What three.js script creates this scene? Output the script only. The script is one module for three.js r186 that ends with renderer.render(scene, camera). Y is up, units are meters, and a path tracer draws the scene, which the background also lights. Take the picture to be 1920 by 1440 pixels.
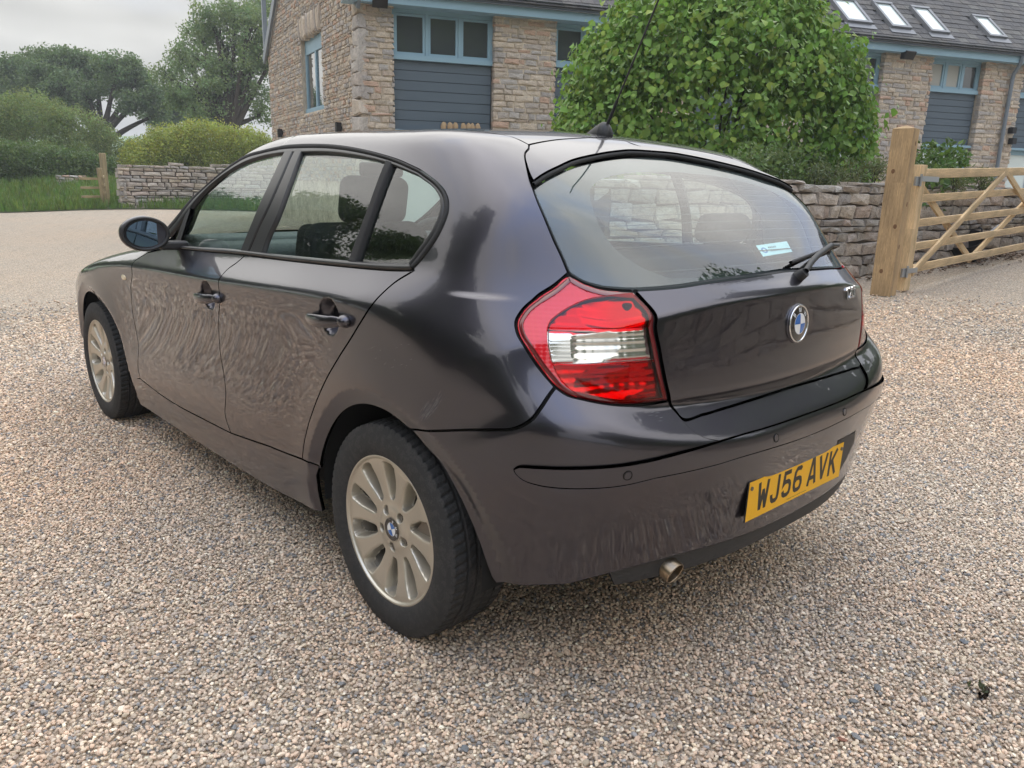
import * as THREE from 'three';
import { mergeGeometries } from 'three/addons/utils/BufferGeometryUtils.js';
import { RoundedBoxGeometry } from 'three/addons/geometries/RoundedBoxGeometry.js';
import { TextGeometry } from 'three/addons/geometries/TextGeometry.js';
import { FontLoader } from 'three/addons/loaders/FontLoader.js';
import { ImprovedNoise } from 'three/addons/math/ImprovedNoise.js';

const scene = new THREE.Scene();
const renderer = new THREE.WebGLRenderer();
renderer.toneMapping = THREE.LinearToneMapping;
renderer.toneMappingExposure = 2.95;
renderer.shadowMap.enabled = true;

// ---------------------------------------------------------------- camera (origin: ground below the car's rear axle, +z to the car's rear, +x to its right)
const CAM = { x: -1.9628, y: 1.2572, z: 1.7115, yaw: -0.7467, pitch: -0.2517, roll: 0.0244, f: 1466.2 };
const camera = new THREE.PerspectiveCamera(2 * Math.atan(720 / CAM.f) * 180 / Math.PI, 4 / 3, 0.05, 2000);
camera.position.set(CAM.x, CAM.y, CAM.z);
camera.rotation.set(CAM.pitch, CAM.yaw, CAM.roll, 'YXZ');
camera.updateMatrixWorld(true);
scene.add(camera);

// ---------------------------------------------------------------- small maths
let seed = 12345;
const rnd = () => { seed = (seed * 1664525 + 1013904223) >>> 0; return seed / 4294967296; };
const rr = (a, b) => a + (b - a) * rnd();
const reseed = n => { seed = (n * 2654435761) >>> 0; rnd(); rnd(); };
const lerp = (a, b, t) => a + (b - a) * t;
const clamp = (v, a = 0, b = 1) => v < a ? a : v > b ? b : v;
const sst = (a, b, v) => { const t = clamp((v - a) / (b - a)); return t * t * (3 - 2 * t); };
const V3 = (x, y, z) => new THREE.Vector3(x, y, z);
const noiseGen = new ImprovedNoise();
const noise = (x, y, z = 0.37) => noiseGen.noise(x, y, z);
const fbm = (x, y, z, o = 4) => { let s = 0, a = 0.5, f = 1; for (let i = 0; i < o; i++) { s += a * noise(x * f, y * f, z * f + i * 7.3); a *= 0.5; f *= 2.03; } return s; };
function spl(xs, ys) {            // natural cubic spline, linear beyond its ends
  const n = xs.length, m = new Float64Array(n), c = new Float64Array(n), d = new Float64Array(n);
  for (let i = 1; i < n - 1; i++) {
    const h0 = xs[i] - xs[i - 1], h1 = xs[i + 1] - xs[i], w = 2 * (h0 + h1) - h0 * c[i - 1];
    c[i] = h1 / w; d[i] = (6 * ((ys[i + 1] - ys[i]) / h1 - (ys[i] - ys[i - 1]) / h0) - h0 * d[i - 1]) / w;
  }
  for (let i = n - 2; i > 0; i--) m[i] = d[i] - c[i] * m[i + 1];
  return x => {
    if (x <= xs[0]) { const h = xs[1] - xs[0]; return ys[0] + (x - xs[0]) * ((ys[1] - ys[0]) / h - h * m[1] / 6); }
    if (x >= xs[n - 1]) { const h = xs[n - 1] - xs[n - 2]; return ys[n - 1] + (x - xs[n - 1]) * ((ys[n - 1] - ys[n - 2]) / h + h * m[n - 2] / 6); }
    let i = 1; while (xs[i] < x) i++;
    const h = xs[i] - xs[i - 1], a = (xs[i] - x) / h, b = 1 - a;
    return a * ys[i - 1] + b * ys[i] + ((a * a * a - a) * m[i - 1] + (b * b * b - b) * m[i]) * h * h / 6;
  };
}
const smax = (a, b, k) => { const h = Math.max(k - Math.abs(a - b), 0) / k; return Math.max(a, b) + h * h * h * k / 6; };
const smin = (a, b, k) => -smax(-a, -b, k);
// a pixel of the photograph (1920 x 1440) as a direction from the camera; distances come from the surfaces it meets
function pixDir(u, v) { return V3((u - 960) / CAM.f, -(v - 720) / CAM.f, -1).applyEuler(camera.rotation).normalize(); }
const pixOnPlane = (u, v, n, d) => { const o = camera.position, r = pixDir(u, v); const t = (d - n.dot(o)) / n.dot(r); return o.clone().addScaledVector(r, t); };
// ---------------------------------------------------------------- daylight: thin bright overcast with blue gaps, the sun veiled ahead of the car
const SUN_AZ = 0.30, SUN_EL = 1.18;
const sunDir = V3(Math.sin(SUN_AZ) * Math.cos(SUN_EL), Math.sin(SUN_EL), -Math.cos(SUN_AZ) * Math.cos(SUN_EL));
{
  const w = 1024, h = 512, d = new Float32Array(w * h * 4);
  for (let j = 0; j < h; j++) {
    const el = ((j + .5) / h - .5) * Math.PI, y = Math.sin(el), ce = Math.cos(el);
    for (let i = 0; i < w; i++) {
      const a = ((i + .5) / w - .5) * Math.PI * 2, x = Math.cos(a) * ce, z = Math.sin(a) * ce, k = (j * w + i) * 4;
      const yy = Math.max(y, 0) + .13, px = x / yy, pz = z / yy;
      const n = fbm(px * .55 + 3.1, pz * .9 + 1.7, .5, 6), n2 = fbm(px * 1.9 + 9, pz * 2.6, 4.2, 5), n3 = fbm(px * .22 - 2, pz * .25 + 5, 8.2, 3);
      const g = x * sunDir.x + y * sunDir.y + z * sunDir.z, glow = Math.exp((g - 1) * 5.5);
      const cover = sst(-.30, .14, n + .35 * n3 + .16 * (1 - y) - .16 * z);
      const az = Math.atan2(x, -z), warm = Math.exp(-((az - .2) ** 2) / .5) * Math.exp(-y * 2.2); const body = .80 + .46 * n2 + .40 * n + .22 * glow + .10 * warm;
      const haze = Math.exp(-Math.max(y, 0) * 5);
      const c = [lerp(.44, body * 1.01, cover), lerp(.60, body * 1.0, cover), lerp(.95, body * (.975 - .03 * warm), cover)];
      const hz = [.94, .93, .905];
      for (let q = 0; q < 3; q++) d[k + q] = (.222 + .61 * Math.max(y, 0)) * (y > 0 ? lerp(c[q], hz[q], haze * .38) : [.30, .29, .26][q]);
      d[k + 3] = 1;
    }
  }
  const t = new THREE.DataTexture(d, w, h, THREE.RGBAFormat, THREE.FloatType); t.mapping = THREE.EquirectangularReflectionMapping; t.magFilter = THREE.LinearFilter; t.minFilter = THREE.LinearFilter; t.needsUpdate = true;
  scene.background = t; scene.environment = t;
}
scene.fog = new THREE.FogExp2(0xe2e8ee, 0.0018);
const sun = new THREE.DirectionalLight(lin0(1, .95, .87), 0.5);
function lin0(r, g, b) { return new THREE.Color().setRGB(r, g, b); }
sun.position.copy(sunDir).multiplyScalar(40); sun.castShadow = true; sun.shadow.radius = 320; sun.shadow.mapSize.set(2048, 2048);
Object.assign(sun.shadow.camera, { left: -25, right: 25, top: 25, bottom: -25, near: 1, far: 120 });
scene.add(sun, sun.target);
// ---------------------------------------------------------------- the car's skin, as an implicit form: carF < 0 inside
const planLow = spl([-3.45, -3.2, -2.95, -2.66, -2.2, -1.6, -1, -.4, 0, .3, .5, .65, .8], [.66, .79, .845, .866, .867, .868, .870, .873, .8765, .866, .848, .828, .80]);
const planUp = spl([-3.45, -3.2, -2.95, -2.66, -2.2, -1.6, -1, -.4, 0, .2, .4, .6, .8], [.64, .77, .832, .858, .866, .868, .870, .871, .868, .855, .826, .782, .73]);
const creaseY = spl([-3.4, -2.66, -1.95, -.988, 0, .35, .7], [.70, .815, .867, .903, .952, .962, .965]);
const concave = spl([-.2, 0, .15, .4, .7, .9, 1, 1.12, 1.3], [0, 0, .012, .023, .017, .010, .014, .024, .05]);
const convex = spl([-.2, 0, .15, .4, .7, .9, 1, 1.15, 1.35], [0, 0, .001, .002, .005, .009, .013, .024, .05]);
const roofZ = spl([-3.6, -3.42, -3.2, -2.95, -2.6, -2.30, -2.16, -2.0, -1.79, -1.59, -1.38, -1.19, -.93, -.6, -.3, 0, .15, .25, .45],
  [.48, .63, .77, .855, .928, .972, .998, 1.062, 1.195, 1.305, 1.391, 1.428, 1.436, 1.435, 1.428, 1.410, 1.386, 1.362, 1.30]);
const WY = .305, WHEEL_R = .316, ARCH_R = .362;
const handles = [[-1.117, .832], [-.229, .879]];
const archStretch = a => .105 * clamp((1.22 - a) / 1.17, 0, 1.1);
let lowSide = 0;
function sideF(X, y, z) {
  const yc = creaseY(z), w = planUp(z);
  const dy = y - yc;
  const ledge = 1 - sst(.02, .38, z), e = dy - .085, b = .5 * (e + Math.sqrt(e * e + .0006)), A0 = dy - b;
  const up = X - (w - lerp(.46 * dy + .23 * dy * Math.abs(dy), .90 * A0 + .27 * b + .60 * b * b, ledge));
  const v = (yc - y) / (yc - .33);
  const A = 1 - sst(-.55, .05, z);
  const Af = sst(-2.5, -2.0, z);
  let inset = A * Af === 0 ? convex(v) : lerp(convex(v), concave(v), A * Af);
  // wheel arches: a slight swell and a chamfered lip
  for (const wz of [0, -2.66]) {
    const r = Math.hypot(z - wz, y - WY);
    if (r < .56) {
      const re = r - (z > wz ? archStretch(Math.atan2(y - WY, z - wz)) : 0);
      inset -= .006 * (1 - sst(.40, .56, r));
      if (re < .408) inset += Math.min(.028, (.408 - re) * .42);
    }
  }
  for (const [hz, hy] of handles) {
    const dz = (z - hz) / .054, dh = (y - hy - .004) / .052, r2 = dz * dz + dh * dh;
    if (r2 < 1.3) inset += .034 * (1 - sst(.62, 1.06, Math.sqrt(r2)));
  }
  const low = X - (planLow(z) - inset); lowSide = low;
  return smax(low, up * .9, lerp(.022, .13, sst(-.15, .4, z)));
}
const qRear = spl([.3, .7, .9, 1.02, 1.2, 1.35], [.20, .20, .21, .25, .12, .03]);
function rearUpF(X, y, z) {
  const q = qRear(clamp(y, .3, 1.4)) * X * X + (X > .5 ? .9 * (X - .5) * (X - .5) : 0);
  const face = z - (.716 - (y - .75) * .06 - q);
  const shelf = (z - (.702 - (y - 1.003 + .13 * X * X) * 1.0 - q)) / 1.41;
  const dy = y - 1.055;
  const dq = Math.max(dy, -.03), win = (z - (.646 - dy * 1.54 + .42 * dq * (1 - dq / .275) - q)) / 1.75;
  const under = (z - (.7146 - q + (y - .775) * .42)) / 1.085;
  return smax(smax(smax(face, under, .008), shelf, .010), win, .03);
}
const bumpZ = spl([.1, .2, .26, .32, .4, .48, .56, .62, .66, .72], [.62, .67, .715, .74, .75, .757, .768, .776, .778, .775]);
function bumperF(X, y, z) {
  const b = z - (bumpZ(y) - .30 * (X > .14 ? (X - .14) * (X - .14) : 0) - .06 * (1 - sst(.35, .6, y)) * X * X - .03 * X * X * X * X);
  const lip = .668 + .10 * X * X;
  const top = (y - lip - (.772 - .17 * X * X - z) * .95) / 1.4;
  return smax(b, top, .03);
}
function carF(x, y, z) {
  const X = Math.abs(x);
  let zs = z - (z < -.6 ? .24 * X * X * (1 - sst(-1.1, -.6, z)) : 0);
  const crown = lerp(.090, .060, sst(-.5, .15, z));
  const top = (y - roofZ(zs) + crown * X * X) / (z < -1 && z > -2 ? 1.15 : 1);
  const side = sideF(X, y, z);
  const kc = lerp(.24, .14, sst(.95, 1.2, y));
  let f = smax(side, rearUpF(X, y, z), kc);
  f = smax(f, top, lerp(.085, .055, sst(-.4, .15, z)));
  if (z > .05 && y < 1) {
    const hy = sst(.58, .76, y), bf = smax(lowSide, bumperF(X, y, z), .28);
    f = lerp(f, smin(f, bf, lerp(.010, .035, sst(.42, .68, X))), sst(lerp(.06, .22, hy), lerp(.30, .55, hy), z));
  }
  if (z < -2.5) f = smax(f, (-(z) - 3.44 + .28 * X * X + .15 * (y - .5) * (y - .5)), .18);
  f = smax(f, (y > .6 ? -1 : botY(z) - y), .05);
  return f;
}
const botY = spl([-3.4, -2.9, -2.2, -1.2, -.4, .3, .5, .8], [.22, .20, .155, .155, .17, .27, .295, .295]);
const gradF = (x, y, z, e = .0012) => {
  const g = V3(carF(x + e, y, z) - carF(x - e, y, z), carF(x, y + e, z) - carF(x, y - e, z), carF(x, y, z + e) - carF(x, y, z - e));
  return g.normalize();
};
// first hit of a ray on the skin
function hitCar(o, d, t0 = .2, t1 = 7) {
  let a = t0, fa = carF(o.x + d.x * a, o.y + d.y * a, o.z + d.z * a);
  for (let t = t0; t < t1;) {
    const step = Math.max(.004, Math.min(.08, Math.abs(fa) * .45));
    t += step;
    const f = carF(o.x + d.x * t, o.y + d.y * t, o.z + d.z * t);
    if (f < 0) { let lo = t - step, hi = t; for (let i = 0; i < 22; i++) { const m = (lo + hi) / 2; if (carF(o.x + d.x * m, o.y + d.y * m, o.z + d.z * m) < 0) hi = m; else lo = m; } return o.clone().addScaledVector(d, hi); }
    fa = f;
  }
  return null;
}
// chart of the left half of the skin: s runs along the side (= z), round the rear corner and along the rear to the centre line; t runs up (= y), bending over above 1 m
const CX = .40, CZ = -.05, CRs = .45, CRt = .42, CY = 1.0;
function chartRay(s, t) {
  let X, z, dx, dz;
  if (s <= CZ) { X = CX; z = s; dx = 1; dz = 0; }
  else if (s < CZ + CRs * Math.PI / 2) { const a = (s - CZ) / CRs; X = CX; z = CZ; dx = Math.cos(a); dz = Math.sin(a); }
  else { X = CX - (s - CZ - CRs * Math.PI / 2); z = CZ; dx = 0; dz = 1; }
  let y = t, e = 0; if (t > CY) { y = CY; e = (t - CY) / CRt; }
  return [-X, y, z, -dx * Math.cos(e), Math.sin(e), dz * Math.cos(e)];
}
function chartOf(p) {
  const X = -p.x; let s, rho;
  if (p.z <= CZ) { s = p.z; rho = X - CX; }
  else if (X > CX) { const a = Math.atan2(p.z - CZ, X - CX); s = CZ + CRs * a; rho = Math.hypot(p.z - CZ, X - CX); }
  else { s = CZ + CRs * Math.PI / 2 + CX - X; rho = p.z - CZ; }
  const t = p.y <= CY ? p.y : CY + CRt * Math.atan2(p.y - CY, rho);
  return [s, t];
}
const S_CENTRE = CZ + CRs * Math.PI / 2 + CX;       // chart s of the centre line
const skinCache = new Map();
function skinPoint(s, t) {
  const r = chartRay(s, t);
  let lo = 0.02, hi = 0.02, f;
  const F = q => carF(r[0] + r[3] * q, r[1] + r[4] * q, r[2] + r[5] * q);
  for (; hi < 1.4; hi += .06) { f = F(hi); if (f > 0) break; lo = hi; }
  let flo = F(lo), fhi = f;
  for (let i = 0; i < 40 && hi - lo > 2e-6; i++) {                      // Illinois
    let m = i % 3 === 2 ? (lo + hi) / 2 : lo + (hi - lo) * (-flo) / (fhi - flo); const fm = F(m);
    if (Math.abs(fm) < 1e-7) { lo = hi = m; break; }
    if (fm < 0) { lo = m; flo = fm; } else { hi = m; fhi = fm; }
  }
  const q = (lo + hi) / 2;
  return V3(r[0] + r[3] * q, r[1] + r[4] * q, r[2] + r[5] * q);
}
const skinNormal = p => gradF(p.x, p.y, p.z);
function pixChart(u, v) { const p = hitCar(camera.position, pixDir(u, v)); return p ? chartOf(p) : null; }
// ---------------------------------------------------------------- panels laid on the skin
function catmull(pts, step = .008) {            // smooth open curve through points, resampled
  const out = [];
  const P = i => pts[clamp(i, 0, pts.length - 1)];
  for (let i = 0; i < pts.length - 1; i++) {
    const a = P(i - 1), b = P(i), c = P(i + 1), d = P(i + 2);
    const L = Math.hypot(c[0] - b[0], c[1] - b[1]), n = Math.max(1, Math.ceil(L / step));
    const da = Math.max(1e-6, Math.hypot(b[0] - a[0], b[1] - a[1])), db = Math.max(1e-6, L), dc = Math.max(1e-6, Math.hypot(d[0] - c[0], d[1] - c[1]));
    for (let k = 0; k < n; k++) {
      const t = k / n, q = [0, 0];
      for (let j = 0; j < 2; j++) {
        let m1 = i === 0 ? (c[j] - b[j]) : ((b[j] - a[j]) / da - (c[j] - a[j]) / (da + db) + (c[j] - b[j]) / db) * db;
        let m2 = i === pts.length - 2 ? (c[j] - b[j]) : ((c[j] - b[j]) / db - (d[j] - b[j]) / (db + dc) + (d[j] - c[j]) / dc) * db;
        const t2 = t * t, t3 = t2 * t;
        q[j] = (2 * t3 - 3 * t2 + 1) * b[j] + (t3 - 2 * t2 + t) * m1 + (-2 * t3 + 3 * t2) * c[j] + (t3 - t2) * m2;
      }
      out.push(q);
    }
  }
  out.push(pts[pts.length - 1].slice());
  return out;
}
const PX = (...pairs) => pairs.map(([u, v]) => { const c = pixChart(u, v); if (!c) throw new Error('pixel misses the car ' + u + ',' + v); return c; });
const curve = (pts, step) => catmull(pts, step);
function joinCurves(...cs) {                      // closed polygon out of end-to-end curves
  const out = [];
  for (const c of cs) for (const p of c) { const l = out[out.length - 1]; if (!l || Math.hypot(p[0] - l[0], p[1] - l[1]) > .0022) out.push(p); }
  while (out.length > 2 && Math.hypot(out[0][0] - out[out.length - 1][0], out[0][1] - out[out.length - 1][1]) < .0022) out.pop();
  return out;
}
const area2 = p => { let a = 0; for (let i = 0; i < p.length; i++) { const q = p[(i + 1) % p.length]; a += p[i][0] * q[1] - q[0] * p[i][1]; } return a / 2; };
function insetPoly(p, d) {
  if (area2(p) < 0) p = p.slice().reverse();
  const n = p.length, out = [];
  for (let i = 0; i < n; i++) {
    const a = p[(i + n - 1) % n], b = p[i], c = p[(i + 1) % n];
    let n1 = [-(b[1] - a[1]), b[0] - a[0]], n2 = [-(c[1] - b[1]), c[0] - b[0]];
    const l1 = Math.hypot(...n1) || 1, l2 = Math.hypot(...n2) || 1; n1 = [n1[0] / l1, n1[1] / l1]; n2 = [n2[0] / l2, n2[1] / l2];
    let m = [n1[0] + n2[0], n1[1] + n2[1]]; const lm = Math.hypot(...m) || 1; m = [m[0] / lm, m[1] / lm];
    const k = d / Math.max(.35, m[0] * n1[0] + m[1] * n1[1]);
    const dd = typeof d === 'number' ? k : 0;
    out.push([b[0] + m[0] * dd, b[1] + m[1] * dd]);
  }
  return out;
}
const inPoly = (p, x, y) => { let r = false; for (let i = 0, j = p.length - 1; i < p.length; j = i++) { const a = p[i], b = p[j]; if ((a[1] > y) !== (b[1] > y) && x < (b[0] - a[0]) * (y - a[1]) / (b[1] - a[1]) + a[0]) r = !r; } return r; };
function clipHalf(p, ax, v, keepLess) {
  const out = [];
  for (let i = 0; i < p.length; i++) {
    const a = p[i], b = p[(i + 1) % p.length], ia = keepLess ? a[ax] <= v : a[ax] >= v, ib = keepLess ? b[ax] <= v : b[ax] >= v;
    if (ia) out.push(a);
    if (ia !== ib) { const t = (v - a[ax]) / (b[ax] - a[ax]); const q = [a[0] + (b[0] - a[0]) * t, a[1] + (b[1] - a[1]) * t]; q[ax] = v; out.push(q); }
  }
  return out;
}
// sideMap: chart (s, t); roofMap: (x, z) seen from above
const sideMap = (s, t) => skinPoint(s, t);
const roofMap = (x, z) => { let lo = .5, hi = 1.6; for (let i = 0; i < 30; i++) { const m = (lo + hi) / 2; if (carF(x, m, z) < 0) lo = m; else hi = m; } return V3(x, (lo + hi) / 2, z); };
function panelGeo(poly, { map = sideMap, cell = .012, offset = 0, skirt = .014, round = .0018, flip = false, bulge = null, uvScale = 1 } = {}) {
  if (area2(poly) < 0) poly = poly.slice().reverse();
  const pos = [], nor = [], uv = [], idx = [], key = new Map();
  const put = (a, b) => {
    const k = Math.round(a * 2e5) + '_' + Math.round(b * 2e5); let i = key.get(k); if (i !== undefined) return i;
    const p = map(a, b), n = skinNormal(p);
    let o = offset; if (bulge) o += bulge(a, b, p);
    i = pos.length / 3; pos.push(p.x + n.x * o, p.y + n.y * o, p.z + n.z * o); nor.push(n.x, n.y, n.z); uv.push(a * uvScale, b * uvScale); key.set(k, i); return i;
  };
  let x0 = 1e9, x1 = -1e9, y0 = 1e9, y1 = -1e9; for (const [a, b] of poly) { x0 = Math.min(x0, a); x1 = Math.max(x1, a); y0 = Math.min(y0, b); y1 = Math.max(y1, b); }
  const ci = Math.floor(x0 / cell), cI = Math.ceil(x1 / cell), cj = Math.floor(y0 / cell), cJ = Math.ceil(y1 / cell);
  const bcell = new Set();
  for (let i = 0; i < poly.length; i++) {          // cells that the outline crosses
    const a = poly[i], b = poly[(i + 1) % poly.length], n = Math.ceil(Math.hypot(b[0] - a[0], b[1] - a[1]) / (cell * .12)) + 1;
    for (let k = 0; k <= n; k++) { const x = lerp(a[0], b[0], k / n), y = lerp(a[1], b[1], k / n); const fx = Math.floor(x / cell), fy = Math.floor(y / cell); for (const ex of [0, -1]) for (const ey of [0, -1]) { if ((ex && x / cell - fx > .02) || (ey && y / cell - fy > .02)) continue; bcell.add((fx + ex) + ',' + (fy + ey)); } }
  }
  const tris = [];
  const put3 = (a, b, c) => { if (a !== b && b !== c && a !== c) tris.push(a, b, c); };
  for (let i = ci; i < cI; i++) {
    let col = null;
    for (let j = cj; j < cJ; j++) {
      const ax = i * cell, bx = (i + 1) * cell, ay = j * cell, by = (j + 1) * cell;
      if (bcell.has(i + ',' + j)) {
        if (!col) { col = clipHalf(poly, 0, ax, false); col = clipHalf(col, 0, bx, true); }
        let q = clipHalf(col, 1, ay, false); q = clipHalf(q, 1, by, true);
        const r = []; for (const p of q) { const l = r[r.length - 1]; if (!l || Math.hypot(l[0] - p[0], l[1] - p[1]) > 1e-6) r.push(p); }
        if (r.length > 2 && Math.hypot(r[0][0] - r[r.length - 1][0], r[0][1] - r[r.length - 1][1]) < 1e-6) r.pop();
        if (r.length < 3 || Math.abs(area2(r)) < 1e-9) continue;
        const f = THREE.ShapeUtils.triangulateShape(r.map(p => new THREE.Vector2(p[0], p[1])), []);
        const id = r.map(p => put(p[0], p[1]));
        for (const t of f) put3(id[t[0]], id[t[1]], id[t[2]]);
      } else if (inPoly(poly, (ax + bx) / 2, (ay + by) / 2)) {
        const a = put(ax, ay), b = put(bx, ay), c = put(bx, by), d = put(ax, by); put3(a, b, c); put3(a, c, d);
      }
    }
  }
  // make the faces look outward
  let votes = 0; for (let k = 0; k < tris.length; k += 3 * 37) {
    const [a, b, c] = [tris[k], tris[k + 1], tris[k + 2]].map(i => V3(pos[i * 3], pos[i * 3 + 1], pos[i * 3 + 2]));
    votes += b.sub(a).cross(c.sub(a)).dot(V3(nor[tris[k] * 3], nor[tris[k] * 3 + 1], nor[tris[k] * 3 + 2])) > 0 ? 1 : -1;
  }
  const rev = votes < 0; for (let k = 0; k < tris.length; k += 3) rev ? idx.push(tris[k], tris[k + 2], tris[k + 1]) : idx.push(tris[k], tris[k + 1], tris[k + 2]);
  if (skirt > 0) {                                // folded edge
    const n = poly.length, ring = [];
    for (let i = 0; i < n; i++) {
      const p = map(poly[i][0], poly[i][1]), q = map(poly[(i + 1) % n][0], poly[(i + 1) % n][1]), w = map(poly[(i + n - 1) % n][0], poly[(i + n - 1) % n][1]);
      const nn = skinNormal(p), tan = q.clone().sub(w).normalize(), out = V3().crossVectors(tan, nn).normalize(); if (rev) out.negate();
      let o = offset; if (bulge) o += bulge(poly[i][0], poly[i][1], p);
      p.addScaledVector(nn, o);
      const b = pos.length / 3;
      const add = (dOut, dIn, wOut) => { pos.push(p.x + out.x * dOut - nn.x * dIn, p.y + out.y * dOut - nn.y * dIn, p.z + out.z * dOut - nn.z * dIn); const m = nn.clone().multiplyScalar(1 - wOut).addScaledVector(out, wOut).normalize(); nor.push(m.x, m.y, m.z); uv.push(poly[i][0] * uvScale, poly[i][1] * uvScale); };
      add(0, 0, 0); add(round * .7, round * .3, .5); add(round, round, 1); add(round * .4, skirt, 1);
      ring.push(b);
    }
    for (let i = 0; i < n; i++) { const a = ring[i], b = ring[(i + 1) % n]; for (let k = 0; k < 3; k++) { if (rev) idx.push(a + k, a + k + 1, b + k + 1, a + k, b + k + 1, b + k); else idx.push(a + k, b + k + 1, a + k + 1, a + k, b + k, b + k + 1); } }
  }
  const g = new THREE.BufferGeometry();
  g.setAttribute('position', new THREE.Float32BufferAttribute(pos, 3)); g.setAttribute('normal', new THREE.Float32BufferAttribute(nor, 3)); g.setAttribute('uv', new THREE.Float32BufferAttribute(uv, 2)); g.setIndex(idx);
  return g;
}
const resample = (c, n) => { const L = [0]; for (let i = 1; i < c.length; i++) L.push(L[i - 1] + Math.hypot(...c[i].map((v, k) => v - c[i - 1][k]))); const out = []; let j = 1; for (let i = 0; i < n; i++) { const d = L[L.length - 1] * i / (n - 1); while (j < c.length - 1 && L[j] < d) j++; const t = clamp((d - L[j - 1]) / (L[j] - L[j - 1] || 1)); out.push(c[j].map((v, k) => lerp(c[j - 1][k], v, t))); } return out; };
// strip between two chart curves; prof = [[across 0..1, height above the skin], ...]
function stripGeo(cA, cB, prof, { n = 0, map = sideMap } = {}) {
  n = n || Math.max(4, Math.ceil(cA.length)); const A = resample(cA, n), B = resample(cB, n);
  const pos = [], idx = [], m = prof.length;
  for (let i = 0; i < n; i++) for (const [w, h] of prof) { const p = map(lerp(A[i][0], B[i][0], w), lerp(A[i][1], B[i][1], w)), nn = skinNormal(p); p.addScaledVector(nn, h); pos.push(p.x, p.y, p.z); }
  for (let i = 0; i < n - 1; i++) for (let k = 0; k < m - 1; k++) { const a = i * m + k, b = a + m; idx.push(a, b, b + 1, a, b + 1, a + 1); }
  const g = new THREE.BufferGeometry(); g.setAttribute('position', new THREE.Float32BufferAttribute(pos, 3)); g.setIndex(idx); g.computeVertexNormals();
  g.setAttribute('uv', new THREE.Float32BufferAttribute(new Float32Array(pos.length / 3 * 2), 2));
  return g;
}
// the same on the car's right
function mirrorX(g) {
  const m = g.clone(); const p = m.attributes.position, n = m.attributes.normal;
  for (let i = 0; i < p.count; i++) { p.setX(i, -p.getX(i)); if (n) n.setX(i, -n.getX(i)); }
  if (m.index) { const a = m.index.array; for (let i = 0; i < a.length; i += 3) { const t = a[i]; a[i] = a[i + 1]; a[i + 1] = t; } }
  return m;
}
function strip2(g) { const h = new THREE.BufferGeometry(); for (const k of ['position', 'normal', 'uv']) if (g.attributes[k]) h.setAttribute(k, g.attributes[k]); else if (k === 'uv') h.setAttribute('uv', new THREE.Float32BufferAttribute(new Float32Array(g.attributes.position.count * 2), 2)); if (g.index) h.setIndex(g.index); else h.setIndex([...Array(g.attributes.position.count).keys()]); return h; }
const merge = gs => gs.length === 1 ? gs[0] : mergeGeometries(gs.map(strip2));
const both = g => merge([g, mirrorX(g)]);
// meshes, things
const taken = {};
function numbered(n) { taken[n] = (taken[n] || 0) + 1; return taken[n] === 1 ? n : n + '_' + String(taken[n] - 1).padStart(3, '0'); }
function mesh(name, g, m, parent) { const o = new THREE.Mesh(Array.isArray(g) ? merge(g) : g, m); o.name = name; o.castShadow = o.receiveShadow = true; if (parent) parent.add(o); return o; }
function tag(o, label, category, group, kind) { o.userData.label = label; if (category) o.userData.category = category; if (group) o.userData.group = group; if (kind) o.userData.kind = kind; return o; }
function thing(name, label, category, pos, turn = 0, group) { const o = new THREE.Group(); o.name = numbered(name); if (pos) o.position.copy(pos); o.rotation.y = turn; tag(o, label, category, group); scene.add(o); return o; }
function single(name, g, m, label, category, group, kind) { const o = mesh(numbered(name), g, m); tag(o, label, category, group, kind); scene.add(o); return o; }
const bx = (w, h, d, x = 0, y = 0, z = 0) => new THREE.BoxGeometry(w, h, d).translate(x, y, z);
const rb = (w, h, d, r, x = 0, y = 0, z = 0, s = 3) => new RoundedBoxGeometry(w, h, d, s, r).translate(x, y, z);
const tube = (pts, r, n = 24, k = 8) => new THREE.TubeGeometry(new THREE.CatmullRomCurve3(pts), n, r, k);
// ---------------------------------------------------------------- materials
const lin = (r, g, b) => new THREE.Color().setRGB(r, g, b);
const std = (c, rough, o = {}) => new THREE.MeshStandardMaterial({ color: c, roughness: rough, side: THREE.DoubleSide, ...o });
const phy = (c, o) => new THREE.MeshPhysicalMaterial({ color: c, side: THREE.DoubleSide, ...o });
function tex(w, h, fn, { srgb = false, repeat = true } = {}) {
  const d = new Uint8Array(w * h * 4);
  for (let y = 0; y < h; y++) for (let x = 0; x < w; x++) { const c = fn(x, y); const i = (y * w + x) * 4; d[i] = clamp(c[0]) * 255; d[i + 1] = clamp(c[1]) * 255; d[i + 2] = clamp(c[2]) * 255; d[i + 3] = 255; }
  const t = new THREE.DataTexture(d, w, h); t.magFilter = THREE.LinearFilter; t.minFilter = THREE.LinearMipmapLinearFilter; t.generateMipmaps = true; t.wrapS = t.wrapT = repeat ? THREE.RepeatWrapping : THREE.ClampToEdgeWrapping; if (srgb) t.colorSpace = THREE.SRGBColorSpace; t.needsUpdate = true; return t;
}
function wrapNoise(n, f, s = 0) {              // tileable value noise field n x n, f cells
  const g = new Float32Array(f * f); reseed(s + 77); for (let i = 0; i < f * f; i++) g[i] = rnd();
  return (x, y) => { const u = x / n * f, v = y / n * f, i = Math.floor(u), j = Math.floor(v), a = u - i, b = v - j, sa = a * a * (3 - 2 * a), sb = b * b * (3 - 2 * b); const G = (p, q) => g[((q % f + f) % f) * f + (p % f + f) % f]; return lerp(lerp(G(i, j), G(i + 1, j), sa), lerp(G(i, j + 1), G(i + 1, j + 1), sa), sb); };
}
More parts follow.
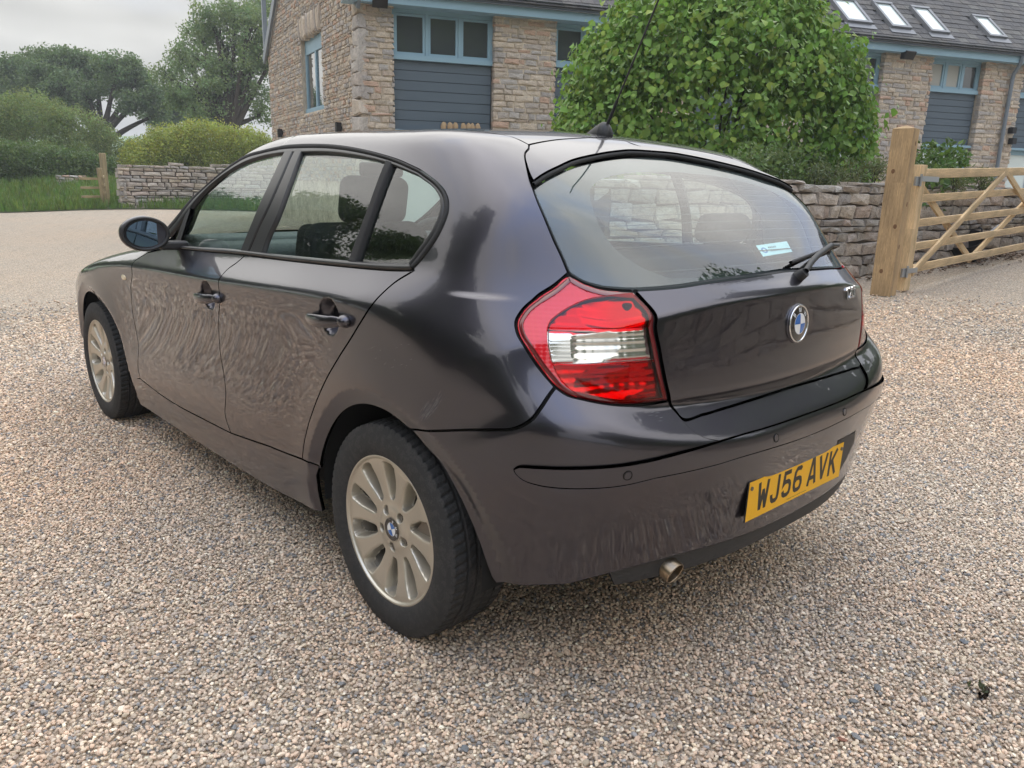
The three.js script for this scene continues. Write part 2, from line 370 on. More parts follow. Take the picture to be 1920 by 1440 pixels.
const N512 = [4, 9, 21, 47, 101, 211].map((f, i) => wrapNoise(512, f, i));
const dustTex = tex(512, 512, (x, y) => { const v = .35 * N512[1](x, y) + .3 * N512[3](x, y) + .35 * N512[5](x, y); const g = .30 + .22 * v; return [g, g, g]; });
const M = {};
M.paint = phy(lin(.072, .069, .087), { metalness: 1, roughness: .34, clearcoat: 1, clearcoatRoughness: .015 });
M.glass = phy(lin(.80, .90, .87), { transmission: 1, thickness: 0, roughness: 0, ior: 1.8, metalness: 0 });
M.rearGlass = phy(lin(.78, .90, .88), { transmission: 1, thickness: 0, roughness: 0, ior: 1.9 });
M.trim = std(lin(.022, .022, .024), .5);
M.satin = std(lin(.035, .035, .037), .32, { metalness: .2 });
M.rubber = std(lin(.018, .018, .019), .75);
M.gap = std(lin(.004, .004, .004), .9);
M.liner = std(lin(.012, .012, .012), .95);
M.frit = phy(lin(.012, .013, .016), { roughness: .5 });
M.plastic = std(lin(.028, .029, .031), .55);
M.chrome = std(lin(.75, .75, .76), .12, { metalness: 1 });
M.mirror = std(lin(.42, .62, .85), .02, { metalness: 1 });
M.seat = std(lin(.030, .031, .033), .9);
M.cabin = std(lin(.10, .11, .11), .8);
M.cabinLight = std(lin(.32, .33, .32), .85);
M.alloy = std(lin(.60, .56, .48), .36, { metalness: .75 });
M.disc = std(lin(.16, .13, .11), .5, { metalness: .6 });
M.bolt = std(lin(.20, .19, .17), .45, { metalness: .7 });
M.redLens = phy(lin(.80, .010, .022), { transmission: 1, thickness: 0, roughness: .03, ior: 1.5 });
M.clearLens = phy(lin(.95, .95, .93), { transmission: 1, thickness: 0, roughness: .03, ior: 1.5 });
M.reflector = std(lin(.80, .80, .78), .18, { metalness: .9 });
M.reflex = phy(lin(.72, .008, .022), { roughness: .22, clearcoat: 1, clearcoatRoughness: .03 });
M.lampBody = phy(lin(.14, .004, .008), { roughness: .3, clearcoat: 1, clearcoatRoughness: .03 });
M.amber = phy(lin(.75, .62, .42), { roughness: .25, clearcoat: 1 });
M.steel = std(lin(.40, .32, .23), .34, { metalness: 1 });
// ---------------------------------------------------------------- ground
const groundY = (x, z) => .24 * sst(1.5, 6.6, x) + .05 * Math.max(0, x - 6.6) * sst(6, 8, x) * (z > -12 ? 1 : 0) * (1 - sst(14, 20, x)) + .012 * noise(x * .5, z * .5, 2.2) * sst(3, 5, Math.hypot(x, z + 1.3));
function hitGround(u, v) { const o = camera.position, d = pixDir(u, v); let t = .5, y; for (let i = 0; i < 4000; i++) { const p = o.clone().addScaledVector(d, t); if (p.y < groundY(p.x, p.z)) return p; t += .02 + t * .002; } return null; }
{
  // gravel: pebble colours and relief for the far field, real pebbles nearer
  const S = 1024, cellN = 96, px = [], py = [], pc = [];
  reseed(31); const tones = [[.83, .78, .70], [.86, .815, .735], [.82, .745, .66], [.78, .725, .65], [.85, .77, .68], [.71, .67, .62], [.90, .865, .79], [.59, .60, .60], [.84, .795, .70], [.80, .735, .65]];
  for (let i = 0; i < cellN * cellN; i++) { px.push(rnd()); py.push(rnd()); const t = tones[Math.floor(rnd() * tones.length)], k = rr(.8, 1.18); pc.push([t[0] * k, t[1] * k, t[2] * k, rnd()]); }
  const W = (x, y) => { const u = x / S * cellN, v = y / S * cellN, ci = Math.floor(u), cj = Math.floor(v); let d1 = 9, d2 = 9, id = 0; for (let a = -1; a <= 1; a++) for (let b = -1; b <= 1; b++) { const k = ((cj + b + cellN) % cellN) * cellN + (ci + a + cellN) % cellN, dx = ci + a + px[k] - u, dy = cj + b + py[k] - v, d = dx * dx + dy * dy; if (d < d1) { d2 = d1; d1 = d; id = k; } else if (d < d2) d2 = d; } return [Math.sqrt(d1), Math.sqrt(d2), id]; };
  const H = new Float32Array(S * S), C = new Uint8Array(S * S * 4);
  for (let y = 0; y < S; y++) for (let x = 0; x < S; x++) { const [a, b, id] = W(x, y), e = clamp((b - a) * 2.2), c = pc[id]; H[y * S + x] = e * (.55 + .45 * c[3]); const i = (y * S + x) * 4; const soil = [.60, .53, .46], m = sst(.02, .16, e); for (let q = 0; q < 3; q++) C[i + q] = clamp(lerp(soil[q], c[q], m)) * 255; C[i + 3] = 255; }
  const ct = new THREE.DataTexture(C, S, S); ct.colorSpace = THREE.SRGBColorSpace; const HB = new Uint8Array(S * S * 4); for (let i = 0; i < S * S; i++) { HB[i * 4] = HB[i * 4 + 1] = HB[i * 4 + 2] = H[i] * 255; HB[i * 4 + 3] = 255; } const ht = new THREE.DataTexture(HB, S, S);
  for (const t of [ct, ht]) { t.wrapS = t.wrapT = THREE.RepeatWrapping; t.magFilter = THREE.LinearFilter; t.minFilter = THREE.LinearMipmapLinearFilter; t.generateMipmaps = true; t.needsUpdate = true; }
  M.gravel = std(lin(.78, .77, .76), .9, { map: ct, bumpMap: ht, bumpScale: .0045, vertexColors: true });
  const tile = .96;
  const patch = (x, z) => { const a = fbm(x * .35, z * .35, 1.1, 3), b = fbm(x * 1.6 + 5, z * 1.6, 6.6, 3); const v = 1 + .07 * a + .05 * b, red = clamp(.5 + a * 1.2 + b * .4); return [v * lerp(1, 1.05, red), v * lerp(1, .98, red), v * lerp(1.02, .94, red)]; };
  const sheet = (name, x0, x1, z0, z1, n, m, yo, mat, inside) => {
    const pos = [], uv = [], col = [], idx = [];
    for (let i = 0; i <= n; i++) for (let j = 0; j <= m; j++) { const x = lerp(x0, x1, i / n), z = lerp(z0, z1, j / m); pos.push(x, groundY(x, z) + yo, z); uv.push(x / tile, z / tile); col.push(...patch(x, z)); }
    for (let i = 0; i < n; i++) for (let j = 0; j < m; j++) { const a = i * (m + 1) + j, b = a + m + 1; idx.push(a, a + 1, b + 1, a, b + 1, b); }
    const g = new THREE.BufferGeometry(); g.setAttribute('position', new THREE.Float32BufferAttribute(pos, 3)); g.setAttribute('uv', new THREE.Float32BufferAttribute(uv, 2)); g.setAttribute('color', new THREE.Float32BufferAttribute(col, 3)); g.setIndex(idx); g.computeVertexNormals();
    return g;
  };
  const y0 = single('gravel_yard', sheet('g', -14, 24, -29, 12, 190, 200, -.004, M.gravel), M.gravel, 'pale pinkish gravel yard the car stands on', 'gravel', null, 'structure');
  // pebbles
  const shapes = []; reseed(77);
  for (let k = 0; k < 4; k++) { const g = new THREE.IcosahedronGeometry(1, 0); const p = g.attributes.position, map = new Map(); for (let i = 0; i < p.count; i++) { const key = [p.getX(i), p.getY(i), p.getZ(i)].map(a => a.toFixed(3)).join(); if (!map.has(key)) map.set(key, rr(.72, 1.22)); const s = map.get(key); p.setXYZ(i, p.getX(i) * s, p.getY(i) * s * .66, p.getZ(i) * s * .84); } g.computeVertexNormals(); g.deleteAttribute('uv'); shapes.push(g); }
  const pm = std(lin(1, 1, 1), .85);
  const spots = [[], [], [], []]; const fw = V3(Math.sin(-CAM.yaw), 0, -Math.cos(CAM.yaw)); fw.set(.679, 0, -.734);
  const R = 9.5, cs = .0106; let count = 0; reseed(991);
  const cx = CAM.x, cz = CAM.z, ang0 = Math.atan2(fw.x, -fw.z);
  for (let r = .75; r < R;) {
    const step = cs * (r < 3.2 ? 1 : 1 + (r - 3.2) * .16), n = Math.ceil(r * 1.75 / step);
    for (let k = 0; k < n; k++) {
      const a = ang0 - .875 + 1.75 * (k + rnd()) / n, rad = r + rr(-.5, .5) * step, x = cx + Math.sin(a) * rad, z = cz - Math.cos(a) * rad;
      if (x > -.62 && x < .62 && z > -3.2 && z < -.4) continue;
      if (rnd() < .05 || rnd() < sst(6.2, R, rad)) continue;
      spots[Math.floor(rnd() * 4)].push([x, z, step / cs]); count++;
    }
    r += step * .9;
  }
  const m4 = new THREE.Matrix4(), q = new THREE.Quaternion(), e = new THREE.Euler(), col = new THREE.Color();
  spots.forEach((list, k) => {
    const im = new THREE.InstancedMesh(shapes[k], pm, list.length); im.name = numbered('gravel'); im.userData = { label: 'loose pinkish beige pea gravel spread over the yard', category: 'gravel', kind: 'stuff' }; im.castShadow = im.receiveShadow = true;
    list.forEach(([x, z, f], i) => {
      const s = .0051 * Math.pow(f, .9) * rr(.75, 1.3) * (rnd() < .04 ? 1.6 : 1); e.set(rr(-.5, .5), rr(0, 6.28), rr(-.5, .5)); q.setFromEuler(e);
      m4.compose(V3(x, groundY(x, z) + s * rr(.05, .75), z), q, V3(s * rr(.8, 1.35), s * rr(.75, 1.15), s)); im.setMatrixAt(i, m4);
      const t = tones[Math.floor(rnd() * tones.length)], p = patch(x, z), w = rr(.82, 1.13); col.setRGB(clamp(t[0] * w * p[0]), clamp(t[1] * w * p[1]), clamp(t[2] * w * p[2]), THREE.SRGBColorSpace); im.setColorAt(i, col);
    });
    scene.add(im);
  });
  console.log('pebbles', count);
  // larger slate chips, each picked up from where it lies in the photograph
  reseed(404);
  const chipMat = [lin(.17, .18, .19), lin(.22, .22, .22), lin(.25, .11, .07), lin(.13, .14, .16)].map(c => std(c, .75));
  const chipGeo = []; for (let k = 0; k < 3; k++) { const g = new THREE.DodecahedronGeometry(1, 0); const p = g.attributes.position, map = new Map(); for (let i = 0; i < p.count; i++) { const key = [p.getX(i), p.getY(i), p.getZ(i)].map(a => a.toFixed(3)).join(); if (!map.has(key)) map.set(key, [rr(.7, 1.25), rr(.7, 1.25)]); const s = map.get(key); p.setXYZ(i, p.getX(i) * s[0], p.getY(i) * .3, p.getZ(i) * s[1] * .7); } g.computeVertexNormals(); chipGeo.push(g); }
  for (const [u, v, s, c] of [[1643, 1297, 17, 0], [1598, 1325, 15, 0], [1580, 1350, 13, 1], [1474, 1165, 12, 1], [1605, 1385, 15, 1], [1578, 1390, 13, 2], [872, 1412, 16, 0], [745, 1368, 13, 1], [365, 1093, 9, 3], [48, 935, 8, 0], [425, 972, 9, 0], [455, 978, 8, 1], [443, 1010, 9, 1], [590, 1115, 9, 0], [1370, 1370, 12, 1], [1810, 1213, 12, 0], [195, 1210, 10, 3], [640, 1290, 11, 1], [1135, 1395, 12, 0], [268, 1118, 9, 1], [880, 1225, 10, 0], [1510, 1112, 10, 1], [1710, 1130, 10, 3], [1805, 1210, 12, 3]]) {
    const p = hitGround(u, v); const o = single('slate_chip', chipGeo[Math.floor(rnd() * 3)], chipMat[c], c === 2 ? 'red brown stone chip lying among the pale gravel' : 'flat grey slate chip larger than the gravel around it', 'stone', c === 2 ? undefined : 'slate chips in the gravel'); const k = s * p.distanceTo(camera.position) / CAM.f; o.scale.set(k * .62, k * .55, k * .62); o.position.copy(p).setY(groundY(p.x, p.z) + .005); o.rotation.y = rr(0, 6);
  }
}
// ---------------------------------------------------------------- stones, slates
const stoneTex = tex(256, 256, (x, y) => { const a = N512[1](x * 2, y * 2), b = N512[3](x * 2, y * 2), c = N512[5](x * 2, y * 2); const v = .80 + .26 * (a - .5) + .36 * (b - .5) + .36 * (c - .5); return [v, v * .985, v * .965]; });
const stoneBump = tex(256, 256, (x, y) => { const v = .5 * N512[2](x * 2, y * 2) + .3 * N512[4](x * 2, y * 2) + .2 * N512[5](x * 2, y * 2); return [v, v, v]; });
const stoneMats = [[.58, .51, .43], [.65, .56, .46], [.52, .47, .43], [.60, .51, .43], [.69, .60, .49], [.48, .45, .43], [.63, .45, .35], [.55, .52, .49]].map(c => std(lin(...c), .92, { map: stoneTex, bumpMap: stoneBump, bumpScale: .012 }));
const wallStoneMats = [[.53, .48, .43], [.60, .54, .48], [.48, .45, .42], [.56, .50, .45], [.66, .60, .53], [.45, .43, .42], [.58, .49, .43], [.54, .52, .49]].map(c => std(lin(...c), .93, { map: stoneTex, bumpMap: stoneBump, bumpScale: .015 }));
M.mortar = std(lin(.66, .58, .47), .97, { map: stoneTex, bumpMap: stoneBump, bumpScale: .02 });
M.earth = std(lin(.10, .085, .07), 1);
const stoneShapes = []; reseed(8);
for (let k = 0; k < 10; k++) {            // unit stone: x, y across, z toward the viewer
  const j = a => rr(-a, a), B = [], Mi = [], Fr = []; for (const [x, y] of [[-.5, -.5], [.5, -.5], [.5, .5], [-.5, .5]]) { const jx = j(.06), jy = j(.12); B.push([x + jx, y + jy, -.5]); Mi.push([x * .99 + jx, y * .98 + jy, .26 + j(.08)]); Fr.push([x * rr(.86, .95) + jx, y * rr(.74, .90) + jy, .44 + j(.07)]); }
  const C = [j(.2), j(.2), .47 + j(.05)], P = [...B, ...Mi, ...Fr, C], T = [];
  for (let i = 0; i < 4; i++) { const n = (i + 1) % 4; T.push(i, n, 4 + n, i, 4 + n, 4 + i, 4 + i, 4 + n, 8 + n, 4 + i, 8 + n, 8 + i, 8 + i, 8 + n, 12); }
  const pos = [], uv = []; const ox = rnd(), oy = rnd(); for (const t of T) { pos.push(...P[t]); uv.push(P[t][0] * .5 + P[t][2] * .3 + ox, P[t][1] * .35 + P[t][2] * .2 + oy); }
  const g = new THREE.BufferGeometry(); g.setAttribute('position', new THREE.Float32BufferAttribute(pos, 3)); g.setAttribute('uv', new THREE.Float32BufferAttribute(uv, 2)); g.computeVertexNormals(); stoneShapes.push(g);
}
// lays stones on a wall face: o = point at its lower left, e = direction along, n = outward; ok(a, y0, w, h) says whether a stone may lie there
function layStones(parent, o, e, n, length, y0, y1, { w = [.2, .5], h = [.08, .16], d = .12, mats = stoneMats, limit = 300, joint = .012, proud = .02, ok = () => true, top = null, visible = true, pick = null, name = 'stone', edges = [] }) {
  const list = []; let y = y0;
  while (y < y1 - h[0] * .5) {
    const ch = Math.min(rr(h[0], h[1]), y1 - y); let a = -rr(0, w[0]);
    while (a < length) {
      let cw = rr(w[0], w[1]); if (rnd() < .12) cw *= .55; let s = Math.max(0, a), f = Math.min(length, a + cw);
      for (const ed of edges) { if (s < ed - .02 && f > ed - .02 && f < ed + w[1]) f = ed; if (s < ed && f > ed + .02 && f - ed < w[0] * .6) f = ed; else if (s < ed && f > ed) f = ed; }
      const tall = rnd() < .07 ? 1.6 : 1;
      if (f - s > .04) { const limTop = top ? top((s + f) / 2) : y1; if (y + ch * .4 < limTop && ok(s, y, f - s, ch)) list.push([s, y, f - s, Math.min(ch, limTop - y + .04) * 1]); }
      a = f > s ? f : a + cw;
    }
    y += ch;
  }
  const q = new THREE.Quaternion().setFromRotationMatrix(new THREE.Matrix4().makeBasis(e, V3(0, 1, 0), n));
  const items = list.map(([s, yy, ww, hh]) => { const c = o.clone().addScaledVector(e, s + ww / 2).addScaledVector(n, proud - d / 2 + rr(-.012, .012)); c.y = yy + hh / 2; return { c, sx: ww - joint, sy: Math.max(.03, hh - joint), g: Math.floor(rnd() * 10), m: Math.floor(rnd() * mats.length), rz: rr(-.045, .045) }; });
  const seen = it => { const p = it.c.clone().project(camera); return Math.abs(p.x) < 1.02 && Math.abs(p.y) < 1.02 && p.z < 1; };
  const score = it => (seen(it) ? 0 : 1000) + it.c.distanceTo(camera.position) - 6 * it.sx;
  items.sort((a, b) => score(a) - score(b));
  const rest = mats.map(() => []);
  items.forEach((it, i) => {
    if (i < limit && visible) { const m = mesh(name, stoneShapes[it.g], mats[it.m], parent); m.position.copy(it.c).sub(parent.position); m.quaternion.copy(q).multiply(new THREE.Quaternion().setFromAxisAngle(V3(0, 0, 1), it.rz)); m.scale.set(it.sx, it.sy, d); }
    else { const g = stoneShapes[it.g].clone(); g.applyMatrix4(new THREE.Matrix4().compose(it.c.clone().sub(parent.position), q, V3(it.sx, it.sy, d))); rest[it.m].push(g); }
  });
  rest.forEach((gs, k) => { if (gs.length) { const m = mesh('stonework', mergeGeometries(gs), mats[k], parent); m.userData.kind = 'stuff'; } });
}
// ---------------------------------------------------------------- leaves, trees, hedges, grass
const leafGeo = (len, wid, fold = .25, tip = .5) => {          // a folded pointed leaf, base at the origin, along +y, facing +z
  const P = [[0, 0, 0], [-wid * .42, len * .28, fold * wid * .35], [wid * .42, len * .28, fold * wid * .35], [0, len * .35, 0], [-wid * .5, len * tip, fold * wid * .5], [wid * .5, len * tip, fold * wid * .5], [0, len * .7, -.01 * len], [-wid * .28, len * .8, fold * wid * .2], [wid * .28, len * .8, fold * wid * .2], [0, len, -.06 * len]];
  const g = new THREE.BufferGeometry(); g.setAttribute('position', new THREE.Float32BufferAttribute(P.flat(), 3)); g.setIndex([0, 3, 1, 0, 2, 3, 1, 3, 4, 3, 2, 5, 3, 6, 4, 3, 5, 6, 4, 6, 7, 6, 5, 8, 7, 6, 9, 6, 8, 9]); g.computeVertexNormals(); g.setAttribute('uv', new THREE.Float32BufferAttribute(P.flatMap(p => [p[0] / wid + .5, p[1] / len]), 2)); return g;
};
const sprayGeo = (n, r, len, wid, sd) => {                     // a twig's worth of small leaves, four faces each
  reseed(sd); const pos = [], idx = [];
  for (let k = 0; k < n; k++) {
    const c = V3(rr(-1, 1), rr(-1, 1), rr(-1, 1)).multiplyScalar(r), d = V3(rr(-1, 1), rr(-.6, .9), rr(-1, 1)).normalize(), s = V3(rr(-1, 1), rr(-.4, .4), rr(-1, 1)).cross(d).normalize(), up = V3().crossVectors(d, s), l = len * rr(.7, 1.2), w = wid * rr(.7, 1.2), b = pos.length / 3;
    for (const [a, q, h] of [[0, 0, 0], [.45, -.5, .12], [.5, .5, .12], [1, 0, 0], [.48, 0, 0]]) { const p = c.clone().addScaledVector(d, a * l).addScaledVector(s, q * w).addScaledVector(up, h * w); pos.push(p.x, p.y, p.z); }
    idx.push(b, b + 4, b + 1, b, b + 2, b + 4, b + 1, b + 4, b + 3, b + 4, b + 2, b + 3);
  }
  const g = new THREE.BufferGeometry(); g.setAttribute('position', new THREE.Float32BufferAttribute(pos, 3)); g.setIndex(idx); g.computeVertexNormals(); return g;
};
const leafMat = (r, g, b, tr = .45) => phy(lin(r, g, b), { roughness: 1, transmission: tr, thickness: 0 });
const barkTex = tex(256, 256, (x, y) => { const v = .55 * N512[4](x * 2, y * .5) + .45 * N512[3](x * 2, y * 2); return [.20 + .22 * v, .17 + .19 * v, .14 + .16 * v]; }, { srgb: true });
M.bark = std(lin(.6, .6, .6), .95, { map: barkTex });
M.leafOak = leafMat(.12, .19, .065); M.leafAsh = leafMat(.18, .26, .09); M.leafHedge = leafMat(.12, .20, .05); M.leafYellow = leafMat(.30, .36, .06); M.leafHazel = phy(lin(1, 1, 1), { roughness: 1, transmission: .45, thickness: 0 });
function limb(pts, r0, r1, n = 10, k = 7) {
  const c = new THREE.CatmullRomCurve3(pts), fr = c.computeFrenetFrames(n), pos = [], idx = [], uv = [];
  for (let i = 0; i <= n; i++) { const p = c.getPointAt(i / n), r = lerp(r0, r1, Math.pow(i / n, .8)); for (let j = 0; j <= k; j++) { const a = j / k * Math.PI * 2; const q = p.clone().addScaledVector(fr.normals[i], Math.cos(a) * r).addScaledVector(fr.binormals[i], Math.sin(a) * r); pos.push(q.x, q.y, q.z); uv.push(j / k * 2, i / n * 4); } }
  for (let i = 0; i < n; i++) for (let j = 0; j < k; j++) { const a = i * (k + 1) + j, b = a + k + 1; idx.push(a, a + 1, b + 1, a, b + 1, b); }
  const g = new THREE.BufferGeometry(); g.setAttribute('position', new THREE.Float32BufferAttribute(pos, 3)); g.setAttribute('uv', new THREE.Float32BufferAttribute(uv, 2)); g.setIndex(idx); g.computeVertexNormals(); return g;
}
function instanced(name, g, m, list, parent, tint) {
  const im = new THREE.InstancedMesh(g, m, list.length); im.name = name; im.castShadow = im.receiveShadow = true; im.userData.kind = 'stuff';
  const m4 = new THREE.Matrix4(), q = new THREE.Quaternion(), c = new THREE.Color();
  list.forEach((o, i) => { m4.compose(o.p, o.q || q.setFromEuler(new THREE.Euler(rr(0, 6.3), rr(0, 6.3), rr(0, 6.3))), V3(o.s, o.s, o.s)); im.setMatrixAt(i, m4); if (tint) { const t = o.c || tint(); im.setColorAt(i, c.setRGB(...t)); } });
  if (parent) parent.add(im); return im;
}
// lobes: [x, y, z, rx, ry, rz] relative to the foot
function tree(name, label, foot, trunkH, trunkR, lobes, o) {
  reseed(o.seed || 1); const t = thing(name, label, 'tree', foot, 0, o.group);
  const wood = [limb([V3(0, -.3, 0), V3(rr(-.1, .1), trunkH * .5, rr(-.1, .1)), V3(rr(-.2, .2), trunkH, rr(-.2, .2))], trunkR * 1.25, trunkR * .8, 8, 10)], ends = [];
  const list = [];
  for (const [x, y, z, rx, ry, rz] of lobes) {
    const c = V3(x, y, z), nb = o.limbs || 3;
    const st = V3(0, trunkH * rr(.75, 1), 0), mid = st.clone().lerp(c, .5).add(V3(0, rr(-.1, .35) * ry, 0));
    wood.push(limb([st, mid, c], trunkR * .55, trunkR * .16, 8, 7));
    for (let b = 0; b < nb; b++) { const d = V3(rr(-1, 1), rr(-.3, 1), rr(-1, 1)).normalize(), e = c.clone().add(V3(d.x * rx * .85, d.y * ry * .85, d.z * rz * .85)), m = c.clone().lerp(e, .5).add(V3(rr(-.1, .1) * rx, rr(0, .2) * ry, rr(-.1, .1) * rz)); const sc = mid.clone().lerp(c, rr(.2, 1)); wood.push(limb([sc, m, e], trunkR * .2, trunkR * .05, 6, 5)); }
    const nc = Math.round((o.clumps || 26) * Math.pow(rx * ry * rz, .55));
    for (let k = 0; k < nc; k++) {
      const d = V3(rr(-1, 1), rr(-.75, 1), rr(-1, 1)).normalize(), rad = Math.pow(rnd(), .28), cc = V3(x + d.x * rx * rad, y + d.y * ry * rad, z + d.z * rz * rad), cr = (o.clumpR || .8) * rr(.6, 1.25);
      const m = o.perClump || 16; for (let i = 0; i < m; i++) { const e = V3(rr(-1, 1), rr(-.6, .6), rr(-1, 1)).multiplyScalar(cr); list.push({ p: cc.clone().add(e), s: (o.leaf || 1) * rr(.7, 1.3) }); }
    }
  }
  mesh('trunk', wood, M.bark, t);
  const tone = o.tone || [1, 1, 1], v = o.vary || .25;
  const cr = instanced('crown', o.geo, o.mat, list, t, () => { const k = rr(1 - v, 1 + v), y = rr(-.1, .15); return [tone[0] * k * (1 + y), tone[1] * k, tone[2] * k * (1 - y)]; });
  return t;
}
const farSpray = sprayGeo(16, .34, .22, .13, 3), midSpray = sprayGeo(14, .16, .10, .06, 4), hedgeSpray = sprayGeo(14, .09, .060, .034, 5);
// ---------------------------------------------------------------- the place
const AXIS = pixDir(960, 720);
const at = (u, v, depth) => { const d = pixDir(u, v); return camera.position.clone().addScaledVector(d, depth / d.dot(AXIS)); };
const yAt = (x, z, v) => { let lo = -2, hi = 30; for (let i = 0; i < 50; i++) { const m = (lo + hi) / 2, p = V3(x, m, z).project(camera); if ((1 - p.y) * 720 > v) lo = m; else hi = m; } return lo; };
const woodTex = tex(256, 512, (x, y) => { const g = N512[4](x * 2, y * .12) * .5 + N512[5](x * 2, y * .25) * .5, b = N512[1](x, y * .5); const v = .78 + .26 * (g - .5) + .20 * (b - .5); return [v * 1.02, v * .90, v * .72]; }, { srgb: true });
M.gateWood = std(lin(1.0, .97, .92), .78, { map: woodTex, bumpMap: stoneBump, bumpScale: .001 });
M.postWood = std(lin(.66, .60, .52), .85, { map: woodTex, bumpMap: stoneBump, bumpScale: .002 });
M.oldWood = std(lin(.55, .58, .54), .9, { map: woodTex });
M.galv = std(lin(.42, .44, .46), .42, { metalness: .8 });
M.knot = std(lin(.16, .08, .035), .8);
// ---- house
const H0 = V3(5.98, 0, -10.99), HD = V3(.9132, 0, .4076).normalize(), HN = V3(-HD.z, 0, HD.x), GD = V3(.252, 0, -.968).normalize(), GN = V3(GD.z, 0, -GD.x);
M.frameBlue = std(lin(.24, .38, .47), .5); M.boardBlue = std(lin(.085, .115, .145), .6); M.pane = phy(lin(.05, .06, .065), { roughness: .02, metalness: 0, clearcoat: 1, clearcoatRoughness: 0, ior: 1.7 });
M.paneClear = phy(lin(.62, .70, .68), { roughness: .08, ior: 1.6, clearcoat: 1, clearcoatRoughness: 0 });
M.curtain = std(lin(.40, .40, .37), .9);
M.lead = std(lin(.22, .23, .25), .5, { metalness: .5 }); M.gutter = std(lin(.16, .19, .22), .45);
M.black = std(lin(.012, .012, .013), .6);
{
  reseed(2024);
  const house = thing('stone_barn_house', 'long converted stone barn with blue window frames and slate roof', 'house', V3(H0.x, 0, H0.z));
  const EAVE = 4.28, LEN = 21;
  const onWall = (u, v, push = 0) => { const p = pixOnPlane(u, v, HN, HN.dot(H0) + push); return [p.clone().sub(H0).dot(HD), p.y]; };
  const onGable = (u, v, push = 0) => { const p = pixOnPlane(u, v, GN, GN.dot(H0) + push); return [p.clone().sub(H0).dot(GD), p.y]; };
  const qW = new THREE.Quaternion().setFromRotationMatrix(new THREE.Matrix4().makeBasis(HD, V3(0, 1, 0), HN)), qG = new THREE.Quaternion().setFromRotationMatrix(new THREE.Matrix4().makeBasis(GD.clone().negate(), V3(0, 1, 0), GN));
  const put = (q, g) => { g.applyQuaternion(q); return g; };
  // a box on the front wall: a along, y up, out = distance of its face from the wall plane
  const wbox = (a0, a1, y0, y1, out, depth) => put(qW, new THREE.BoxGeometry(a1 - a0, y1 - y0, depth).translate((a0 + a1) / 2, (y0 + y1) / 2, out - depth / 2));
  const gbox = (a0, a1, y0, y1, out, depth) => put(qG, new THREE.BoxGeometry(a1 - a0, y1 - y0, depth).translate(-(a0 + a1) / 2, (y0 + y1) / 2, out - depth / 2));
  const bays = [[.60, 2.44], [3.69, 5.55], [6.75, 8.5], [9.65, 11.37], [12.76, 14.26], [15.5, 17.2], [18.4, 20.2]];
  // body behind the stone skin
  const GL = 7.9, RIDGE = 7.4;
  const wall = mesh('wall_core', [wbox(0, .56, 0, EAVE, -.016, .4), ...bays.map((b, i) => wbox(b[1] + .03, i < bays.length - 1 ? bays[i + 1][0] - .03 : LEN, 0, EAVE, -.016, .4))], M.mortar, house);
  const gw0 = onGable(568, 213), gw1 = onGable(606, 205), gwt0 = onGable(557, 78), gwt1 = onGable(591, 62);
  const wa0 = gw1[0], wa1 = gw0[0], wy0 = (gw0[1] + gw1[1]) / 2, wy1 = (gwt0[1] + gwt1[1]) / 2;
  mesh('gable_core', [gbox(.02, wa0, 0, RIDGE - 3.0, -.02, .4), gbox(wa1, GL, 0, RIDGE - 3.0, -.02, .4), gbox(wa0, wa1, 0, wy0, -.02, .4), gbox(wa0, wa1, wy1, RIDGE - 3.0, -.02, .4), put(qG, (() => { const s = new THREE.Shape(); s.moveTo(-0.02, RIDGE - 3.0); s.lineTo(-GL, RIDGE - 3.0); s.lineTo(-GL / 2, RIDGE); s.closePath(); return strip2(new THREE.ExtrudeGeometry(s, { depth: .3, bevelEnabled: false }).translate(0, 0, -.32)); })())].map(strip2), M.mortar, house);
  // stones of the front piers
  const inBay = (s, w) => bays.some(b => s + w > b[0] + .01 && s < b[1] - .01);
  const edges = [0, ...bays.flat()];
  layStones(house, H0, HD, HN, 18.4, 1.0, EAVE - .05, { w: [.12, .40], h: [.055, .125], d: .12, joint: .016, proud: .008, edges, ok: (s, y, w, h) => !inBay(s, w), limit: 300 });
  // gable rubble, with long quoins at the corner
  layStones(house, H0.clone().addScaledVector(GD, GL), GD.clone().negate(), GN, GL, 1.2, 6.6, { w: [.08, .25], h: [.045, .10], d: .11, joint: .014, proud: .004, edges: [GL - wa1, GL - wa0], ok: (s, y, w, h) => s + w < GL - .42 && !(s + w > GL - wa1 + .01 && s < GL - wa0 - .01 && y + h > wy0 && y < wy1) && y < RIDGE - .15 - Math.abs(s - GL / 2) * (3 / (GL / 2)), limit: 300, mats: stoneMats });
  { // quoins
    let y = 1.1; while (y < EAVE) { const h = rr(.16, .30), long = rnd() < .5; const m = mesh('quoin', stoneShapes[Math.floor(rnd() * 10)], stoneMats[[2, 5, 7, 0][Math.floor(rnd() * 4)]], house); m.quaternion.copy(qG); const w = long ? .46 : .34; m.position.copy(GD).multiplyScalar(w / 2 - .02).addScaledVector(GN, -.02).setY(y + h / 2); m.scale.set(w, h - .012, .16); y += h; }
  }
  // lintel of upright stones above the gable window
  for (let k = 0; k < 13; k++) { const a = lerp(wa0 + .04, wa1 - .04, k / 12); const m = mesh('lintel_stone', stoneShapes[k % 10], stoneMats[k % 5], house); m.quaternion.copy(qG); m.position.copy(GD).multiplyScalar(a).addScaledVector(GN, -.03).setY(wy1 + .22); m.scale.set((wa1 - wa0) / 13 - .012, .42, .15); }
